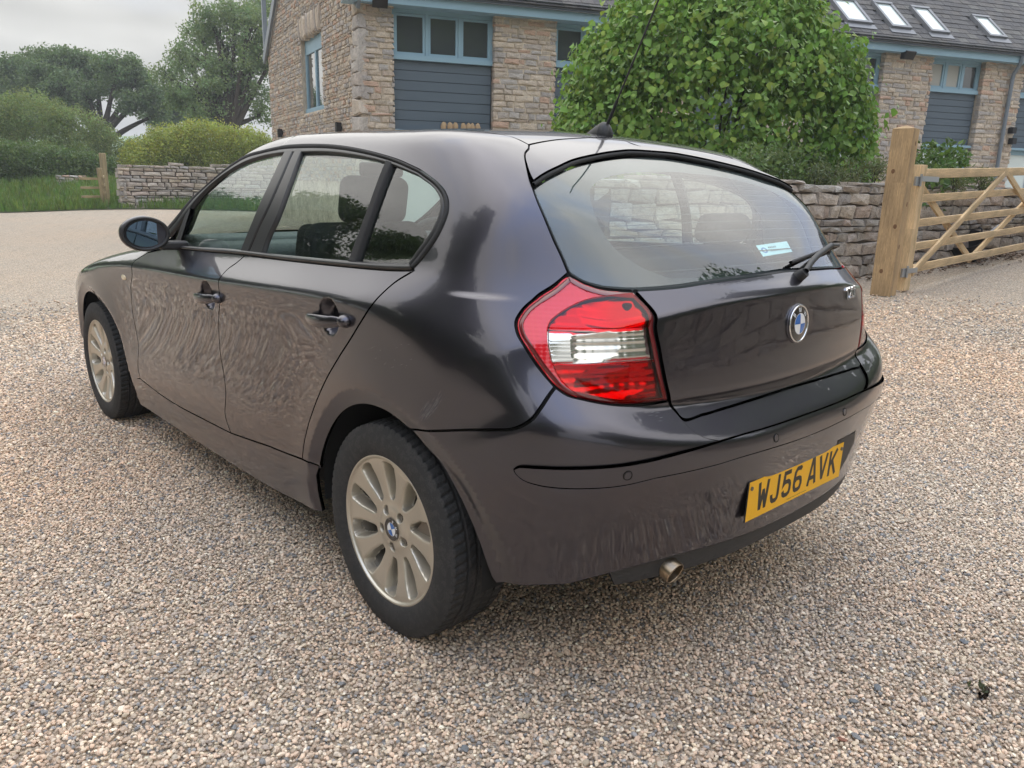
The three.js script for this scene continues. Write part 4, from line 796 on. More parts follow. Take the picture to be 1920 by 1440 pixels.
// ---- shrubs and hedges out of small sprays
function shrub(name, label, category, foot, lobes, n, geo, mat, o = {}) {
  reseed(o.seed || 3); const t = thing(name, label, category, foot, o.turn || 0, o.group); const stems = [], list = [];
  for (const [x, y, z, rx, ry, rz] of lobes) {
    for (let k = 0; k < (o.stems || 3); k++) { const e = V3(x + rr(-.6, .6) * rx, y + rr(-.2, .7) * ry, z + rr(-.6, .6) * rz); stems.push(limb([V3(x * .5 + rr(-.1, .1), -.1, z * .5), V3(lerp(x * .5, e.x, .5), e.y * .5, lerp(z * .5, e.z, .5)), e], o.stemR || .02, .005, 5, 5)); }
    const m = Math.round(n * Math.pow(rx * ry * rz, .62)); for (let k = 0; k < m; k++) { const d = V3(rr(-1, 1), rr(-.8, 1), rr(-1, 1)); if (!o.boxy) d.normalize(); else { const mx = Math.max(Math.abs(d.x), Math.abs(d.y), Math.abs(d.z)); d.divideScalar(mx); } const r = rnd() < .8 ? rr(.85, 1.06) : rr(.4, .9), w = 1 + .12 * noise(d.x * 3 + x, d.y * 3 + z, d.z * 3); list.push({ p: V3(x + d.x * rx * r * w, Math.max(0, y + d.y * ry * r * w), z + d.z * rz * r * w), s: rr(.7, 1.35) }); }
  }
  mesh('stem', stems, M.bark, t); const tone = o.tone || [1, 1, 1];
  instanced('foliage', geo, mat, list, t, () => { const k = rr(.65, 1.35), y = rr(-.12, .25) * (o.yel || 1); return [tone[0] * k * (1 + y), tone[1] * k, tone[2] * k * (1 - y * .5)]; });
  return t;
}
{
  // left hedge: a run of clipped lumps; the mound bush behind the wall; young trees above
  const gnd = (u, v, d) => { const p = at(u, v, d); return p; };
  const hA = at(95, 372, 28.5); shrub('clipped_hedge', 'dark green clipped hedge above the grass bank beside the stone wall', 'hedge', V3(hA.x, .45, hA.z), [[-3.2, .85, -.6, 1.4, .95, .8], [-1.6, .85, -.4, 1.3, .95, .8], [-.3, .9, -.1, 1.1, .9, .8], [.9, .8, .15, .9, .85, .75], [1.65, .65, .35, .6, .7, .6]], 820, midSpray, M.leafHedge, { seed: 21, turn: -.2 });
  const mB = at(385, 300, 31); shrub('mound_bush', 'wide yellow green bush on the bank behind the stone wall', 'bush', V3(mB.x, 1.2, mB.z), [[-2.1, .5, 0, 1.0, .8, 1.0], [-1.1, .85, 0, 1.2, 1.0, 1.1], [.2, 1.05, 0, 1.4, 1.05, 1.2], [1.6, .9, 0, 1.3, 1.0, 1.1], [2.8, .6, .2, 1.1, .8, 1.0]], 620, midSpray, M.leafYellow, { seed: 22 });
  const mC = at(90, 260, 33); shrub('loose_bush', 'tall loose green bush growing above the clipped hedge', 'bush', V3(mC.x, .6, mC.z), [[-2.2, 2.0, 0, 1.6, 1.5, 1.2], [-.5, 2.3, .2, 1.6, 1.5, 1.2], [1.1, 2.0, 0, 1.4, 1.3, 1.2], [2.0, 1.5, 0, 1.0, 1.0, 1.0]], 420, midSpray, M.leafAsh, { seed: 23, tone: [1.1, 1.05, .9] });
  const mD = at(330, 262, 36); shrub('loose_bush', 'low green bush between the mound bush and the oak', 'bush', V3(mD.x, .9, mD.z), [[-1.4, 1.0, 0, 1.1, .9, 1], [0, 1.2, 0, 1.2, 1.1, 1]], 420, midSpray, M.leafHedge, { seed: 24 });
  // trees
  const ft = (u, d, y = .6) => { const p = at(u, 300, d); return V3(p.x, y, p.z); };
  // a lobe list from picture positions: [u, v, rx, ry] at depth d
  const lobesAt = (foot, d, l) => l.map(([u, v, rx, ry]) => { const p = at(u, v, d + rr(-1.2, 1.2)).sub(foot); return [p.x, p.y, p.z, rx, ry, rx * .9]; });
  reseed(5); const f1 = ft(196, 48); tree('oak_tree', 'dark spreading oak with gaps of sky between its limbs', f1, 3.0, .42, lobesAt(f1, 48, [[100, 118, 1.3, .8], [140, 125, 1.2, .8], [180, 130, 1.0, .8], [222, 130, 1.1, .75], [255, 155, 1.0, .8], [280, 180, .8, .7], [75, 150, 1.0, 1.0], [120, 165, 1.1, .9], [165, 180, .8, .7], [90, 195, 1.2, 1.0], [255, 190, .7, .5], [135, 205, 1.0, .9], [300, 212, .5, .4], [215, 165, .7, .5]]), { seed: 101, geo: farSpray, mat: M.leafOak, clumps: 20, clumpR: .58, perClump: 13, leaf: .8, limbs: 5 });
  reseed(6); const f2 = ft(30, 50); tree('oak_tree', 'dark dense oak standing behind the tall loose bush', f2, 2.5, .4, lobesAt(f2, 50, [[10, 150, 1.4, .9], [45, 140, 1.2, .9], [30, 185, 1.6, 1.1], [-40, 160, 1.6, 1.2], [60, 215, 1.4, 1.1], [0, 225, 1.5, 1.0]]), { seed: 102, geo: farSpray, mat: M.leafOak, clumps: 30, clumpR: .6, perClump: 15, leaf: .85 });
  reseed(7); const f3 = ft(438, 40, .8); tree('ash_tree', 'tall airy pale green ash tree beside the barn gable', f3, 3.2, .34, lobesAt(f3, 40, [[440, 30, 1.3, .9], [400, 35, 1.0, .8], [470, 55, 1.1, .9], [375, 75, 1.0, .8], [420, 85, 1.2, .9], [345, 115, 1.0, .7], [385, 125, 1.0, .8], [440, 130, 1.2, .8], [480, 120, .9, .8], [320, 150, .8, .6], [360, 165, 1.0, .7], [410, 175, 1.0, .7], [340, 195, .8, .5], [470, 175, .9, .7], [490, 215, .7, .6], [380, 205, .8, .5], [500, 20, 1.2, 1], [520, 90, 1.2, 1.1]]), { seed: 103, geo: farSpray, mat: M.leafAsh, clumps: 13, clumpR: .58, perClump: 10, leaf: .68, limbs: 6 });
  reseed(8); const f4 = ft(330, 56); tree('oak_tree', 'low dark oak filling the gap between the taller trees', f4, 2.0, .3, lobesAt(f4, 56, [[320, 205, 1.3, .8], [355, 200, 1.4, .9], [385, 215, 1.3, .9], [300, 225, 1.0, .6], [410, 225, 1.4, .9]]), { seed: 104, geo: farSpray, mat: M.leafOak, clumps: 26, clumpR: .6, perClump: 14, leaf: .85 });
  // shrub behind the gate post
  const s1 = at(1745, 300, 10.2); shrub('garden_shrub', 'light green leafy shrub behind the gate post', 'shrub', V3(s1.x, 1.0, s1.z), [[-.15, .45, 0, .34, .36, .3], [.25, .5, .1, .30, .34, .3], [-.5, .28, .1, .26, .26, .26], [.05, .15, 0, .4, .25, .3]], 900, sprayGeo(8, .07, .075, .045, 9), leafMat(.10, .19, .035), { seed: 31, stemR: .012 });
  // weeds on the wall top
  reseed(91); const sprig = sprayGeo(12, .055, .055, .016, 10);
  for (const [u, v, d] of [[1530, 330, 9.3], [1560, 322, 9.3], [1600, 318, 9.3], [1640, 310, 9.4], [1580, 350, 9.15], [1700, 335, 9.6], [1790, 335, 9.8], [1840, 332, 10]]) { const p = at(u, v, d); shrub('wall_weed', 'wispy weed growing out of the garden wall top', 'weed', V3(p.x, p.y - .12, p.z), [[0, .1, 0, .16, .12, .12], [.12, .05, 0, .12, .1, .1]], 900, sprig, leafMat(.11, .15, .045), { seed: 40 + u, stemR: .004, group: 'weeds on the garden wall' }); }
  // dark leafy mass at the hazel's foot, under its right side
  const s2 = at(1500, 290, 9.9); shrub('ivy_shrub', 'dark ivy shrub at the foot of the large bush on the wall', 'shrub', V3(s2.x, 1.0, s2.z), [[-.9, .35, 0, .6, .4, .35], [-.1, .35, 0, .6, .42, .35], [.6, .3, .1, .45, .38, .3]], 700, hedgeSpray, M.leafHedge, { seed: 33 });
}
// ---- trees and a wall outside the frame, which the paint and the glass mirror
{
  const mk = (az, dist, h, w, sd, label, mat = M.leafOak, grp) => { const a = az * Math.PI / 180, f = V3(Math.sin(a) * dist, .1, -Math.cos(a) * dist); const L = []; reseed(sd); for (let k = 0; k < 9; k++) { const t = k / 8, r = w * (.34 + .2 * Math.sin(Math.PI * (.25 + .7 * t))); L.push([rr(-.5, .5) * w * (1 - t * .4), h * (.34 + .54 * t), rr(-.5, .5) * w * (1 - t * .4), r, h * .15, r]); } return tree('yard_tree', label, f, h * .35, .2 + h * .015, L, { seed: sd, geo: farSpray, mat, clumps: 12, clumpR: .7, perClump: 12, leaf: 1, group: grp }); };
  mk(-58, 14, 13, 5.0, 301, 'tall broad tree standing left of the car across the yard');
  mk(-84, 17, 7, 5.0, 302, 'medium tree beside the tall broad tree left of the yard');
  mk(-32, 22, 8.5, 6, 303, 'round tree beyond the yard ahead and left of the car');
  mk(-17, 25, 9.8, 6, 304, 'round tree near the left hedge end beyond the yard');
  mk(-8, 30, 9, 6, 305, 'round tree beyond the end of the clipped hedge');
  mk(-115, 15, 10, 6, 306, 'tree at the yard corner opposite the barn');
  mk(178, 15, 10, 6.5, 310, 'broad tree at the far end of the yard behind the car');
  mk(150, 16, 9, 5.5, 307, 'tree behind the car beyond the rear wall');
  mk(115, 12.5, 12.5, 3.2, 308, 'slim tall tree behind the car on its right');
  // wall and hedge behind the car
  reseed(929); const e = V3(-.66, 0, .75).normalize(), st = V3(7.4, 0, .9);
  const wall = thing('yard_wall', 'long low stone wall across the yard behind the car', 'wall', V3(st.x, 0, st.z));
  const ee = e.clone(), nn = V3().crossVectors(ee, V3(0, 1, 0)); const q = new THREE.Quaternion().setFromRotationMatrix(new THREE.Matrix4().makeBasis(ee, V3(0, 1, 0), nn));
  mesh('wall_core', new THREE.BoxGeometry(11, 1.5, .4).translate(5.5, .75, 0).applyQuaternion(q), M.earth, wall);
  layStones(wall, st.clone().addScaledVector(nn, .24), ee, nn, 11, 0, 1.55, { w: [.3, .7], h: [.16, .3], d: .2, mats: wallStoneMats, limit: 0 });
  layStones(wall, st.clone().addScaledVector(ee, 11).addScaledVector(nn, -.24), ee.clone().negate(), nn.clone().negate(), 11, 0, 1.55, { w: [.3, .7], h: [.16, .3], d: .2, mats: wallStoneMats, limit: 0 });
  shrub('boundary_hedge', 'tall hedge along the yard edge beside the car', 'hedge', V3(-14, 0, -4), Array.from({ length: 12 }, (_, k) => [rr(-.3, .3), 1.9, -11 + k * 2.1, 1.3, rr(1.9, 2.5), 1.4]), 160, farSpray, M.leafHedge, { seed: 71 });
  shrub('boundary_hedge', 'hedge on top of the yard wall behind the car', 'hedge', V3(7.6, 1.3, 1.4), Array.from({ length: 10 }, (_, k) => [.6 - k * .92, .6, -.1 + k * 1.05, .9, .8, .9]), 160, farSpray, M.leafHedge, { seed: 72 });
}

// ---- a weed in the gravel, and litter along the garden wall
{
  const p = hitGround(1838, 1310); shrub('gravel_weed', 'small dark weed growing in the open gravel', 'weed', V3(p.x, groundY(p.x, p.z), p.z), [[0, .012, 0, .035, .014, .03], [.025, .01, .01, .02, .01, .02]], 2600, sprayGeo(7, .010, .016, .007, 19), leafMat(.07, .085, .035), { seed: 88, stemR: .0015 });
  reseed(515); const list = [], a = hitGround(1640, 520), b = hitGround(1915, 478);
  for (let k = 0; k < 900; k++) { const t = rnd(), x = lerp(a.x, b.x, t) + rr(-.6, .6), z = lerp(a.z, b.z, t) + rr(-.9, .35) * rnd(); list.push({ p: V3(x, groundY(x, z) + rr(.006, .02), z), s: rr(.5, 1.4), q: new THREE.Quaternion().setFromEuler(new THREE.Euler(-1.57 + rr(-.5, .5), rr(-.4, .4), rr(0, 6.28))) }); }
  const im = instanced(numbered('leaf_litter'), leafGeo(.05, .032, .4, .5), std(lin(1, 1, 1), .9), list, scene, () => { const k = rr(.5, 1.2); return [.20 * k, .13 * k, .08 * k]; }); tag(im, 'brown leaf litter and twigs strewn at the foot of the garden wall', 'leaf litter', null, 'stuff');
}
// ---------------------------------------------------------------- the car
const car = thing('parked_car', 'dark metallic grey five-door hatchback parked on the gravel', 'car');
{
  const ZY = (z, y) => chartOf(hitCar(V3(-1.6, y, z), V3(1, 0, 0), .3, 1.6));
  const XZ = (X, z) => chartOf(roofMap(-X, z));
  const P = (...l) => l.map(([u, v]) => { for (let k = 0; k < 24; k += 2) for (const [du, dv] of [[.5, 1], [.5, -1], [1, 0]]) { const c = pixChart(u + k * du, v + k * dv); if (c) return c; } throw new Error('miss ' + u + ' ' + v); });
  const Z = (pts, ox, oy, k) => pts.map(([a, b]) => [ox + a / k, oy + b / k]);
  const rev = c => c.slice().reverse();
  const arch = (wz, a0, a1) => { const o = [], n = 60; for (let i = 0; i <= n; i++) { const a = lerp(a0, a1, i / n) * Math.PI / 180; const R = ARCH_R + (Math.cos(a) > 0 ? archStretch(a) : 0); o.push(ZY(wz + R * Math.cos(a), WY + R * Math.sin(a))); } return o; };
  // --- feature lines
  const dloZ = [[45, 620], [100, 560], [180, 460], [300, 330], [420, 240], [520, 180], [640, 140], [760, 112], [880, 102], [1000, 102], [1120, 112], [1250, 135], [1380, 168], [1480, 200], [1580, 245], [1660, 295], [1730, 350], [1770, 400], [1790, 460], [1785, 530], [1760, 600], [1720, 680], [1670, 755], [1620, 820], [1572, 872]];
  const dlo = curve(P(...Z(dloZ, 300, 240, 3.3103)));
  const inZ = [[62, 668], [120, 590], [180, 508], [240, 432], [340, 334], [430, 268], [520, 217], [620, 182], [768, 156], [885, 152], [1000, 150], [1120, 158], [1250, 178], [1400, 214], [1540, 268], [1620, 310], [1680, 355], [1720, 400], [1740, 450], [1735, 520], [1705, 600], [1650, 690], [1590, 770], [1545, 838]];
  const glassTop = curve(P(...Z(inZ, 300, 240, 3.3103)));
  const beltF = curve(P([318, 464], [350, 468], [391, 472], [430, 475], [460, 478]));
  const beltR = curve(P([460, 478], [520, 486], [572, 492], [640, 499], [693, 504], [740, 507], [776, 507]));
  const beltFu = curve(P([322, 459], [350, 461], [391, 464], [430, 466], [460, 469]));
  const beltRu = curve(P([460, 469], [520, 476], [572, 481], [640, 487], [693, 491], [740, 493], [768, 494]));
  const doorFront = curve(P([277, 474], [262, 483], [251, 491], [247, 499.6], [245.5, 543], [248.4, 584], [255.7, 622], [260, 651], [258.6, 686], [263, 710]));
  const doorBottomF = curve(P([263, 710], [296, 736], [331.8, 759.5], [380, 785], [433, 812]));
  const doorBottomR = curve(P([433, 812], [470, 825], [507.5, 838], [540, 851], [567, 861]));
  const doorBottomQ = curve(P([567, 861], [584, 868], [600, 874]));
  const seamB = curve(P([460, 478], [443.6, 492.7], [424.5, 507], [413.3, 520], [411.7, 552], [410, 600], [413.3, 663.6], [419.7, 702], [423.5, 743.5], [422.5, 779], [427.7, 798], [433, 812]));
  const seamC = curve(P([776, 507], [734.7, 534], [717, 550], [693, 578], [667.3, 619], [635.3, 670], [609.8, 714.8], [590.6, 759.5], [577.8, 797.8], [569.8, 833], [567, 861]));
  const archR_q = rev(arch(0, 65, 168));                         // quarter panel part, from sill to bumper seam
  const seamBump = curve(P([772, 805]).concat(P([864, 806.5], [930, 806], [960, 804.7], [979.7, 797.7], [996.6, 786.4], [1013.4, 765.3], [1030.3, 740], [1041.4, 725.4])));
  const lampLeft = curve(P([1041.4, 725.4], [1012.3, 691], [986, 651.5], [970, 622.5], [967.5, 604], [976.7, 585.5], [1007, 556.5], [1038.7, 535.4], [1066.4, 512]));
  const lampTop = curve(P([1066.4, 512], [1091.5, 527], [1118, 536], [1157.5, 541.5], [1188, 543]));
  const lampRight = curve(P([1188, 543], [1207.6, 564], [1224.7, 583], [1228.7, 612], [1235.3, 649], [1244.5, 699], [1255, 752]));
  const lampBottom = curve(P([1255, 752], [1223.4, 757], [1170.7, 760], [1131, 756], [1091.5, 748], [1065, 741], [1041.4, 725.4]));
  const hatchSeam = curve(P([991, 278], [984.5, 287], [988, 315], [998.5, 350.6], [1009, 379], [1024, 414], [1039, 450], [1054, 482], [1066.4, 512]));
  const ditch = curve([[.486, .157], [.493, .1], [.517, .062], [.534, .016], [.540, -.07], [.546, -.4], [.546, -.8], [.538, -1.15], [.575, -1.42], [.632, -1.72], [.672, -1.98]].map(([X, z]) => XZ(X, z)), .02);
  const winLow = curve(P([1188, 543], [1240, 540], [1323, 529], [1407, 517], [1470, 507], [1526, 500]));
  const tailBottom = curve(P([1255, 752], [1264, 768], [1276, 783], [1320, 777], [1351, 768], [1434.5, 742], [1518, 713], [1560, 692]));
  const cutEdge = curve(P([1255, 752], [1268, 772], [1281, 787], [1309, 812], [1330, 821], [1346, 824], [1384, 818], [1437, 804], [1490, 789], [1540, 768]));
  const stripTop = curve(P([965.6, 879], [975, 875], [1000, 876], [1061, 878], [1117, 876.5], [1160, 873], [1202, 866.5], [1271, 850], [1320, 837], [1382, 819], [1438, 803], [1500, 782], [1540, 767]));
  const stripBot = curve(P([965.6, 879], [970, 887], [982.5, 897.5], [1010.6, 907], [1047, 912], [1103.4, 913], [1160, 908.5], [1230, 893], [1271, 885], [1320, 874], [1382, 856], [1440, 839], [1493, 822], [1540, 804]));
  const archBump = curve(P([772, 805], [797, 836], [823.6, 865], [846, 902], [865, 939], [882, 977], [897, 1015.6], [906, 1042], [914.7, 1066.7], [922, 1084], [930, 1094]));
  const bumpBottom = curve(P([930, 1094]).concat(P([960, 1096], [1010, 1098], [1060, 1096], [1110, 1084], [1160, 1071], [1206, 1059], [1252, 1046], [1327, 1026], [1410, 998], [1493, 959], [1530, 938])));
  const gap = .0030;
  const clipC = p => clipHalf(p, 0, S_CENTRE, true);
  const noSkirtCentre = g => g;
  const lampOuter = joinCurves(lampTop, lampRight, lampBottom, lampLeft);
  // --- panels of the left side, and the same on the right
  const pair = (name, g, mat, parentL = car, parentR = car, label) => { const a = mesh(name, g, mat, parentL), b = mesh(name, mirrorX(g), mat, parentR); if (label) { a.userData.label = label; b.userData.label = label; } return [a, b]; };
  const F0 = joinCurves(doorFront, doorBottomF, rev(seamB), rev(beltF));
  const fd = pair('front_door', panelGeo(insetPoly(F0, gap), { cell: .0075 }), M.paint);
  const R0 = joinCurves(seamB, doorBottomR, rev(seamC), rev(beltR));
  const rd = pair('rear_door', panelGeo(insetPoly(R0, gap), { cell: .0075 }), M.paint);
  const aPillarFoot = XZ(.672, -1.98);
  const Q0 = joinCurves(dlo, seamC, doorBottomQ, archR_q, seamBump, lampLeft, rev(hatchSeam), ditch, [aPillarFoot, P([300, 464])[0]]);
  pair('quarter_panel', panelGeo(insetPoly(Q0, gap), { cell: .009 }), M.paint);
  const sillPts = joinCurves(doorBottomF, doorBottomR, doorBottomQ, curve([ZY(-.37, .36), ZY(-.372, .30), ZY(-.368, .235)]), curve([ZY(-.368, .235), ZY(-.7, .20), ZY(-1.2, .185), ZY(-1.7, .18), ZY(-2.15, .18)]), curve([ZY(-2.2, .20), ZY(-2.19, .30), P([263, 710])[0]]));
  pair('sill', panelGeo(insetPoly(sillPts, gap), { cell: .014 }), M.paint);
  const hoodEdge = curve([[.672, -1.98], [.69, -2.2], [.70, -2.5], [.69, -2.8], [.66, -3.0], [.60, -3.12]].map(([X, z]) => XZ(X, z)), .02);
  const FE0 = joinCurves(doorFront.slice(), [ZY(-2.19, .30)], arch(-2.66, 4, 178), curve([ZY(-3.05, .36), ZY(-3.09, .45), ZY(-3.12, .58), XZ(.60, -3.12)]), rev(hoodEdge), [P([300, 464])[0], P([277, 474])[0]]);
  pair('front_fender', panelGeo(insetPoly(FE0, gap), { cell: .014 }), M.paint);
  const B0 = joinCurves(seamBump, rev(lampBottom), cutEdge, [[1.3, cutEdge[cutEdge.length - 1][1]], [1.3, .37]], rev(bumpBottom), rev(archBump));
  const bump = mesh('rear_bumper', both(panelGeo(clipC(insetPoly(B0, gap)), { cell: .0075, skirt: .012 })), M.paint, car);
  const SI0 = joinCurves(cutEdge, [[1.3, cutEdge[cutEdge.length - 1][1]], [1.3, tailBottom[tailBottom.length - 1][1] + .005]], rev(tailBottom));
  mesh('loading_sill', both(panelGeo(clipC(insetPoly(SI0, .001)), { cell: .012, offset: -.006, skirt: 0 })), M.paint, car);
  const TG0 = joinCurves(lampRight, tailBottom, [[1.3, tailBottom[tailBottom.length - 1][1]], [1.3, winLow[winLow.length - 1][1]]], rev(winLow));
  const tail = mesh('tailgate', both(panelGeo(clipC(insetPoly(TG0, gap)), { cell: .0068, skirt: .02 })), M.paint, car);
  // roof
  const roofHalf = []; for (const [X, z] of [[.486, .157], [.493, .1], [.517, .062], [.534, .016], [.540, -.07], [.546, -.4], [.546, -.8], [.538, -1.15]]) roofHalf.push([-X, z]);
  const seamRoof = [[-.486, .157], [-.44, .142], [-.334, .111], [-.2, .081], [-.1, .06], [0, .05], [.1, .06]];
  const RF0 = joinCurves(curve(roofHalf, .03), curve([[-.538, -1.15], [-.4, -1.22], [-.2, -1.27], [0, -1.285], [.1, -1.28]], .03), rev(curve(seamRoof, .03)));
  mesh('roof_panel', both(panelGeo(clipHalf(insetPoly(RF0, gap), 0, 0, true), { map: roofMap, cell: .02 })), M.paint, car);
  const wsEdge = curve([[-.538, -1.15], [-.575, -1.42], [-.632, -1.72], [-.672, -1.98]], .03);
  const WS0 = joinCurves(wsEdge, curve([[-.672, -1.98], [-.5, -2.10], [-.25, -2.17], [0, -2.19], [.1, -2.19]], .03), rev(curve([[-.538, -1.15], [-.4, -1.22], [-.2, -1.27], [0, -1.285], [.1, -1.28]], .03)));
  mesh('windscreen', both(panelGeo(clipHalf(insetPoly(WS0, .004), 0, 0, true), { map: roofMap, cell: .03, skirt: 0 })), M.glass, car);
  const HD0 = joinCurves(curve([[-.672, -1.98], [-.69, -2.2], [-.70, -2.5], [-.69, -2.8], [-.66, -3.0], [-.60, -3.12]], .03), curve([[-.60, -3.12], [-.4, -3.25], [-.2, -3.32], [0, -3.34], [.1, -3.34]], .03), rev(curve([[-.672, -1.98], [-.5, -2.10], [-.25, -2.17], [0, -2.19], [.1, -2.19]], .03)));
  mesh('bonnet', both(panelGeo(clipHalf(insetPoly(HD0, gap), 0, 0, true), { map: roofMap, cell: .03 })), M.paint, car);
  const frontMap = (x, y) => { let lo = -2.6, hi = -3.7; for (let i = 0; i < 30; i++) { const m = (lo + hi) / 2; if (carF(x, y, m) < 0) lo = m; else hi = m; } return V3(x, y, (lo + hi) / 2); };
  mesh('front_bumper', both(panelGeo(clipHalf([[-.72, .30], [.1, .30], [.1, .60], [-.60, .60], [-.72, .56]], 0, 0, true), { map: frontMap, cell: .03, skirt: 0 })), M.paint, car);
  // rear window
  const spoilLow = P([1000, 349], [1035, 327], [1072, 312], [1110, 302], [1147, 296], [1204, 291]);
  const RW0 = joinCurves(hatchSeam.filter(p => p[1] < spoilLow[0][1] - .004), lampTop, winLow, [[1.3, winLow[winLow.length - 1][1]], [1.3, 1.43]], rev(curve(spoilLow.concat([[S_CENTRE + .05, 1.425], [1.3, 1.43]]))));
  const rwPoly = insetPoly(RW0, .004);
  const rw = mesh('rear_window', both(panelGeo(clipC(rwPoly), { cell: .02, offset: -.003, skirt: 0 })), M.rearGlass, car);
  // printed border of the rear window, behind the glass
  const clearHalf = curve(P([1185, 320], [1150, 326], [1120, 338], [1108, 355], [1113, 385], [1128, 425], [1150, 458], [1190, 490], [1240, 513], [1262, 520]).concat(), .01);
  const topIn = P([1185, 320])[0], lowIn = clearHalf[clearHalf.length - 1];
  const inner = joinCurves(rev(clearHalf.slice()), [topIn]).reverse();
  const innerFull = [[S_CENTRE, topIn[1] + .012]].concat(clearHalf, [[S_CENTRE, lowIn[1] - .006]]);
  const outerFull = (() => { const c = clipC(insetPoly(RW0, .002)); let i0 = 0, best = -1e9; c.forEach((p, i) => { if (p[0] > S_CENTRE - 1e-6 && p[1] > best) { best = p[1]; i0 = i; } }); let a = c.slice(i0).concat(c.slice(0, i0)); if (a[1][0] > S_CENTRE - 1e-6) a = [a[0]].concat(a.slice(1).reverse()); return a; })();
  mesh('window_print', both(stripGeo(outerFull, innerFull, [[0, -.006], [.25, -.006], [.5, -.006], [.75, -.006], [1, -.006]], { n: 140 })), M.frit, rw);
  // heating wires
  {
    const gs = []; const tA = topIn[1] - .004, tB = lowIn[1] + .012;
    for (let k = 0; k < 13; k++) {
      const t = lerp(tA, tB, k / 12); let s0 = S_CENTRE; for (let s = S_CENTRE - .02; s > .3; s -= .004) { if (!inPoly(innerFull.concat([[S_CENTRE + .01, lowIn[1]], [S_CENTRE + .01, topIn[1]]]), s, t)) { s0 = s; break; } }
      const a = [], b = []; for (let i = 0; i <= 24; i++) { const s = lerp(s0 - .01, S_CENTRE, i / 24); a.push([s, t - .0008]); b.push([s, t + .0008]); }
      gs.push(both(stripGeo(a, b, [[0, -.0055], [1, -.0055]], { n: 25 })));
    }
    mesh('heating_wire', gs, std(lin(.03, .03, .028), .7), rw);
  }
  // spoiler: the hatch's roof edge, over the window
  {
    const hit = (u, v) => { for (let k = 0; k < 10; k++) { const h = hitCar(camera.position, pixDir(u, v + k)); if (h) return h; } };
    const lip = [[999, 347], [1012, 337], [1035, 324], [1072, 307], [1110, 297.5], [1147, 291], [1180, 288], [1215, 286]].map(([u, v]) => hit(u, v)).map(p => [p.x, p.z]).filter(p => p[0] < -.02);
    const zc = lip[lip.length - 1][1]; const lipC = curve(lip.concat([[0, zc - .002], [.1, zc]]), .015);
    const sr = curve(seamRoof.map(([x, z]) => [x, z + .002]), .015);
    const edge = curve(P([991, 280], [984.5, 288], [987, 310], [993, 335], [998.5, 348]), .01).map(c => { const p = skinPoint(c[0], c[1]); return [p.x, p.z]; });
    const SP = joinCurves(sr, [[.1, zc]], rev(lipC), rev(edge));
    const zAt = (c, x) => { for (let i = 1; i < c.length; i++) if (c[i][0] >= x) return lerp(c[i - 1][1], c[i][1], (x - c[i - 1][0]) / (c[i][0] - c[i - 1][0] || 1)); return c[c.length - 1][1]; };
    const g = panelGeo(clipHalf(insetPoly(SP, gap * .8), 0, 0, true), { map: roofMap, cell: .010, skirt: .016, round: .003, bulge: (x, z) => .013 * sst(.35, 1.05, clamp((z - zAt(sr, x)) / (zAt(lipC, x) - zAt(sr, x) || 1), 0, 1.2)) });
    const sp = mesh('roof_spoiler', both(g), M.paint, car);
    const seal = lipC.filter(p => p[0] <= .001).map(([x, z]) => { const p = roofMap(x, z + .002), n = skinNormal(p); return p.addScaledVector(n, .002); });
    const right = seal.slice(0, -1).reverse().map(p => V3(-p.x, p.y, p.z));
    mesh('spoiler_seal', tube(seal.concat(right), .0065, 120, 6), M.rubber, sp);
  }
  // dark joints behind the gaps
  const joint = c => stripGeo(c.map(p => p), c.map(p => p), [[0, -.012]], { n: 2 });
  const ribbon = (c, w = .011) => { const n = c.length, a = [], b = []; for (let i = 0; i < n; i++) { const p = c[Math.max(0, i - 1)], q = c[Math.min(n - 1, i + 1)]; const dx = q[0] - p[0], dy = q[1] - p[1], l = Math.hypot(dx, dy) || 1; a.push([c[i][0] - dy / l * w, c[i][1] + dx / l * w]); b.push([c[i][0] + dy / l * w, c[i][1] - dx / l * w]); } return stripGeo(a, b, [[0, -.0095], [1, -.0095]], { n }); };
  const jointL = merge([doorFront, doorBottomF, doorBottomR, doorBottomQ, seamB, seamC, seamBump, hatchSeam, lampLeft, lampBottom, lampTop, lampRight].map(c => ribbon(c)));
  pair('panel_joint', jointL, M.gap);
  pair('roof_joint', ribbon(ditch, .010), M.gap);
  mesh('hatch_joint', both(stripGeo(seamRoof.map(([x, z]) => [x, z - .01]), seamRoof.map(([x, z]) => [x, z + .012]), [[0, -.008], [1, -.008]], { map: roofMap, n: 30 })), M.gap, car);
  // --- side windows
  const Zk = l => P(...Z(l, 300, 240, 3.3103));
  const upTrimA = stripGeo(dlo, glassTop, [[-.02, -.004], [0, .003], [.12, .0055], [.34, .0055], [.46, .001], [.52, -.002]], { n: 160 });
  const upTrimB = stripGeo(dlo, glassTop, [[.48, -.002], [.56, .003], [.9, .003], [.97, .001], [1.04, -.010]], { n: 160 });
  pair('window_seal', upTrimA, M.rubber); pair('window_frame', upTrimB, M.satin);
  const beltProf = [[0, -.006], [.06, .004], [.3, .0075], [.6, .0065], [.94, .001], [1, -.010]];
  pair('belt_moulding', stripGeo(beltF, beltFu, beltProf, { n: 40 }), M.satin, fd[0], fd[1]); pair('belt_moulding', stripGeo(beltR, beltRu, beltProf, { n: 60 }), M.satin, rd[0], rd[1]);
  const topCut = (a, b) => { const c = Zk([a, b]); let i0 = 0, i1 = 0, d0 = 9, d1 = 9; glassTop.forEach((p, i) => { const e0 = Math.hypot(p[0] - c[0][0], p[1] - c[0][1]), e1 = Math.hypot(p[0] - c[1][0], p[1] - c[1][1]); if (e0 < d0) { d0 = e0; i0 = i; } if (e1 < d1) { d1 = e1; i1 = i; } }); return glassTop.slice(i0, i1 + 1); };
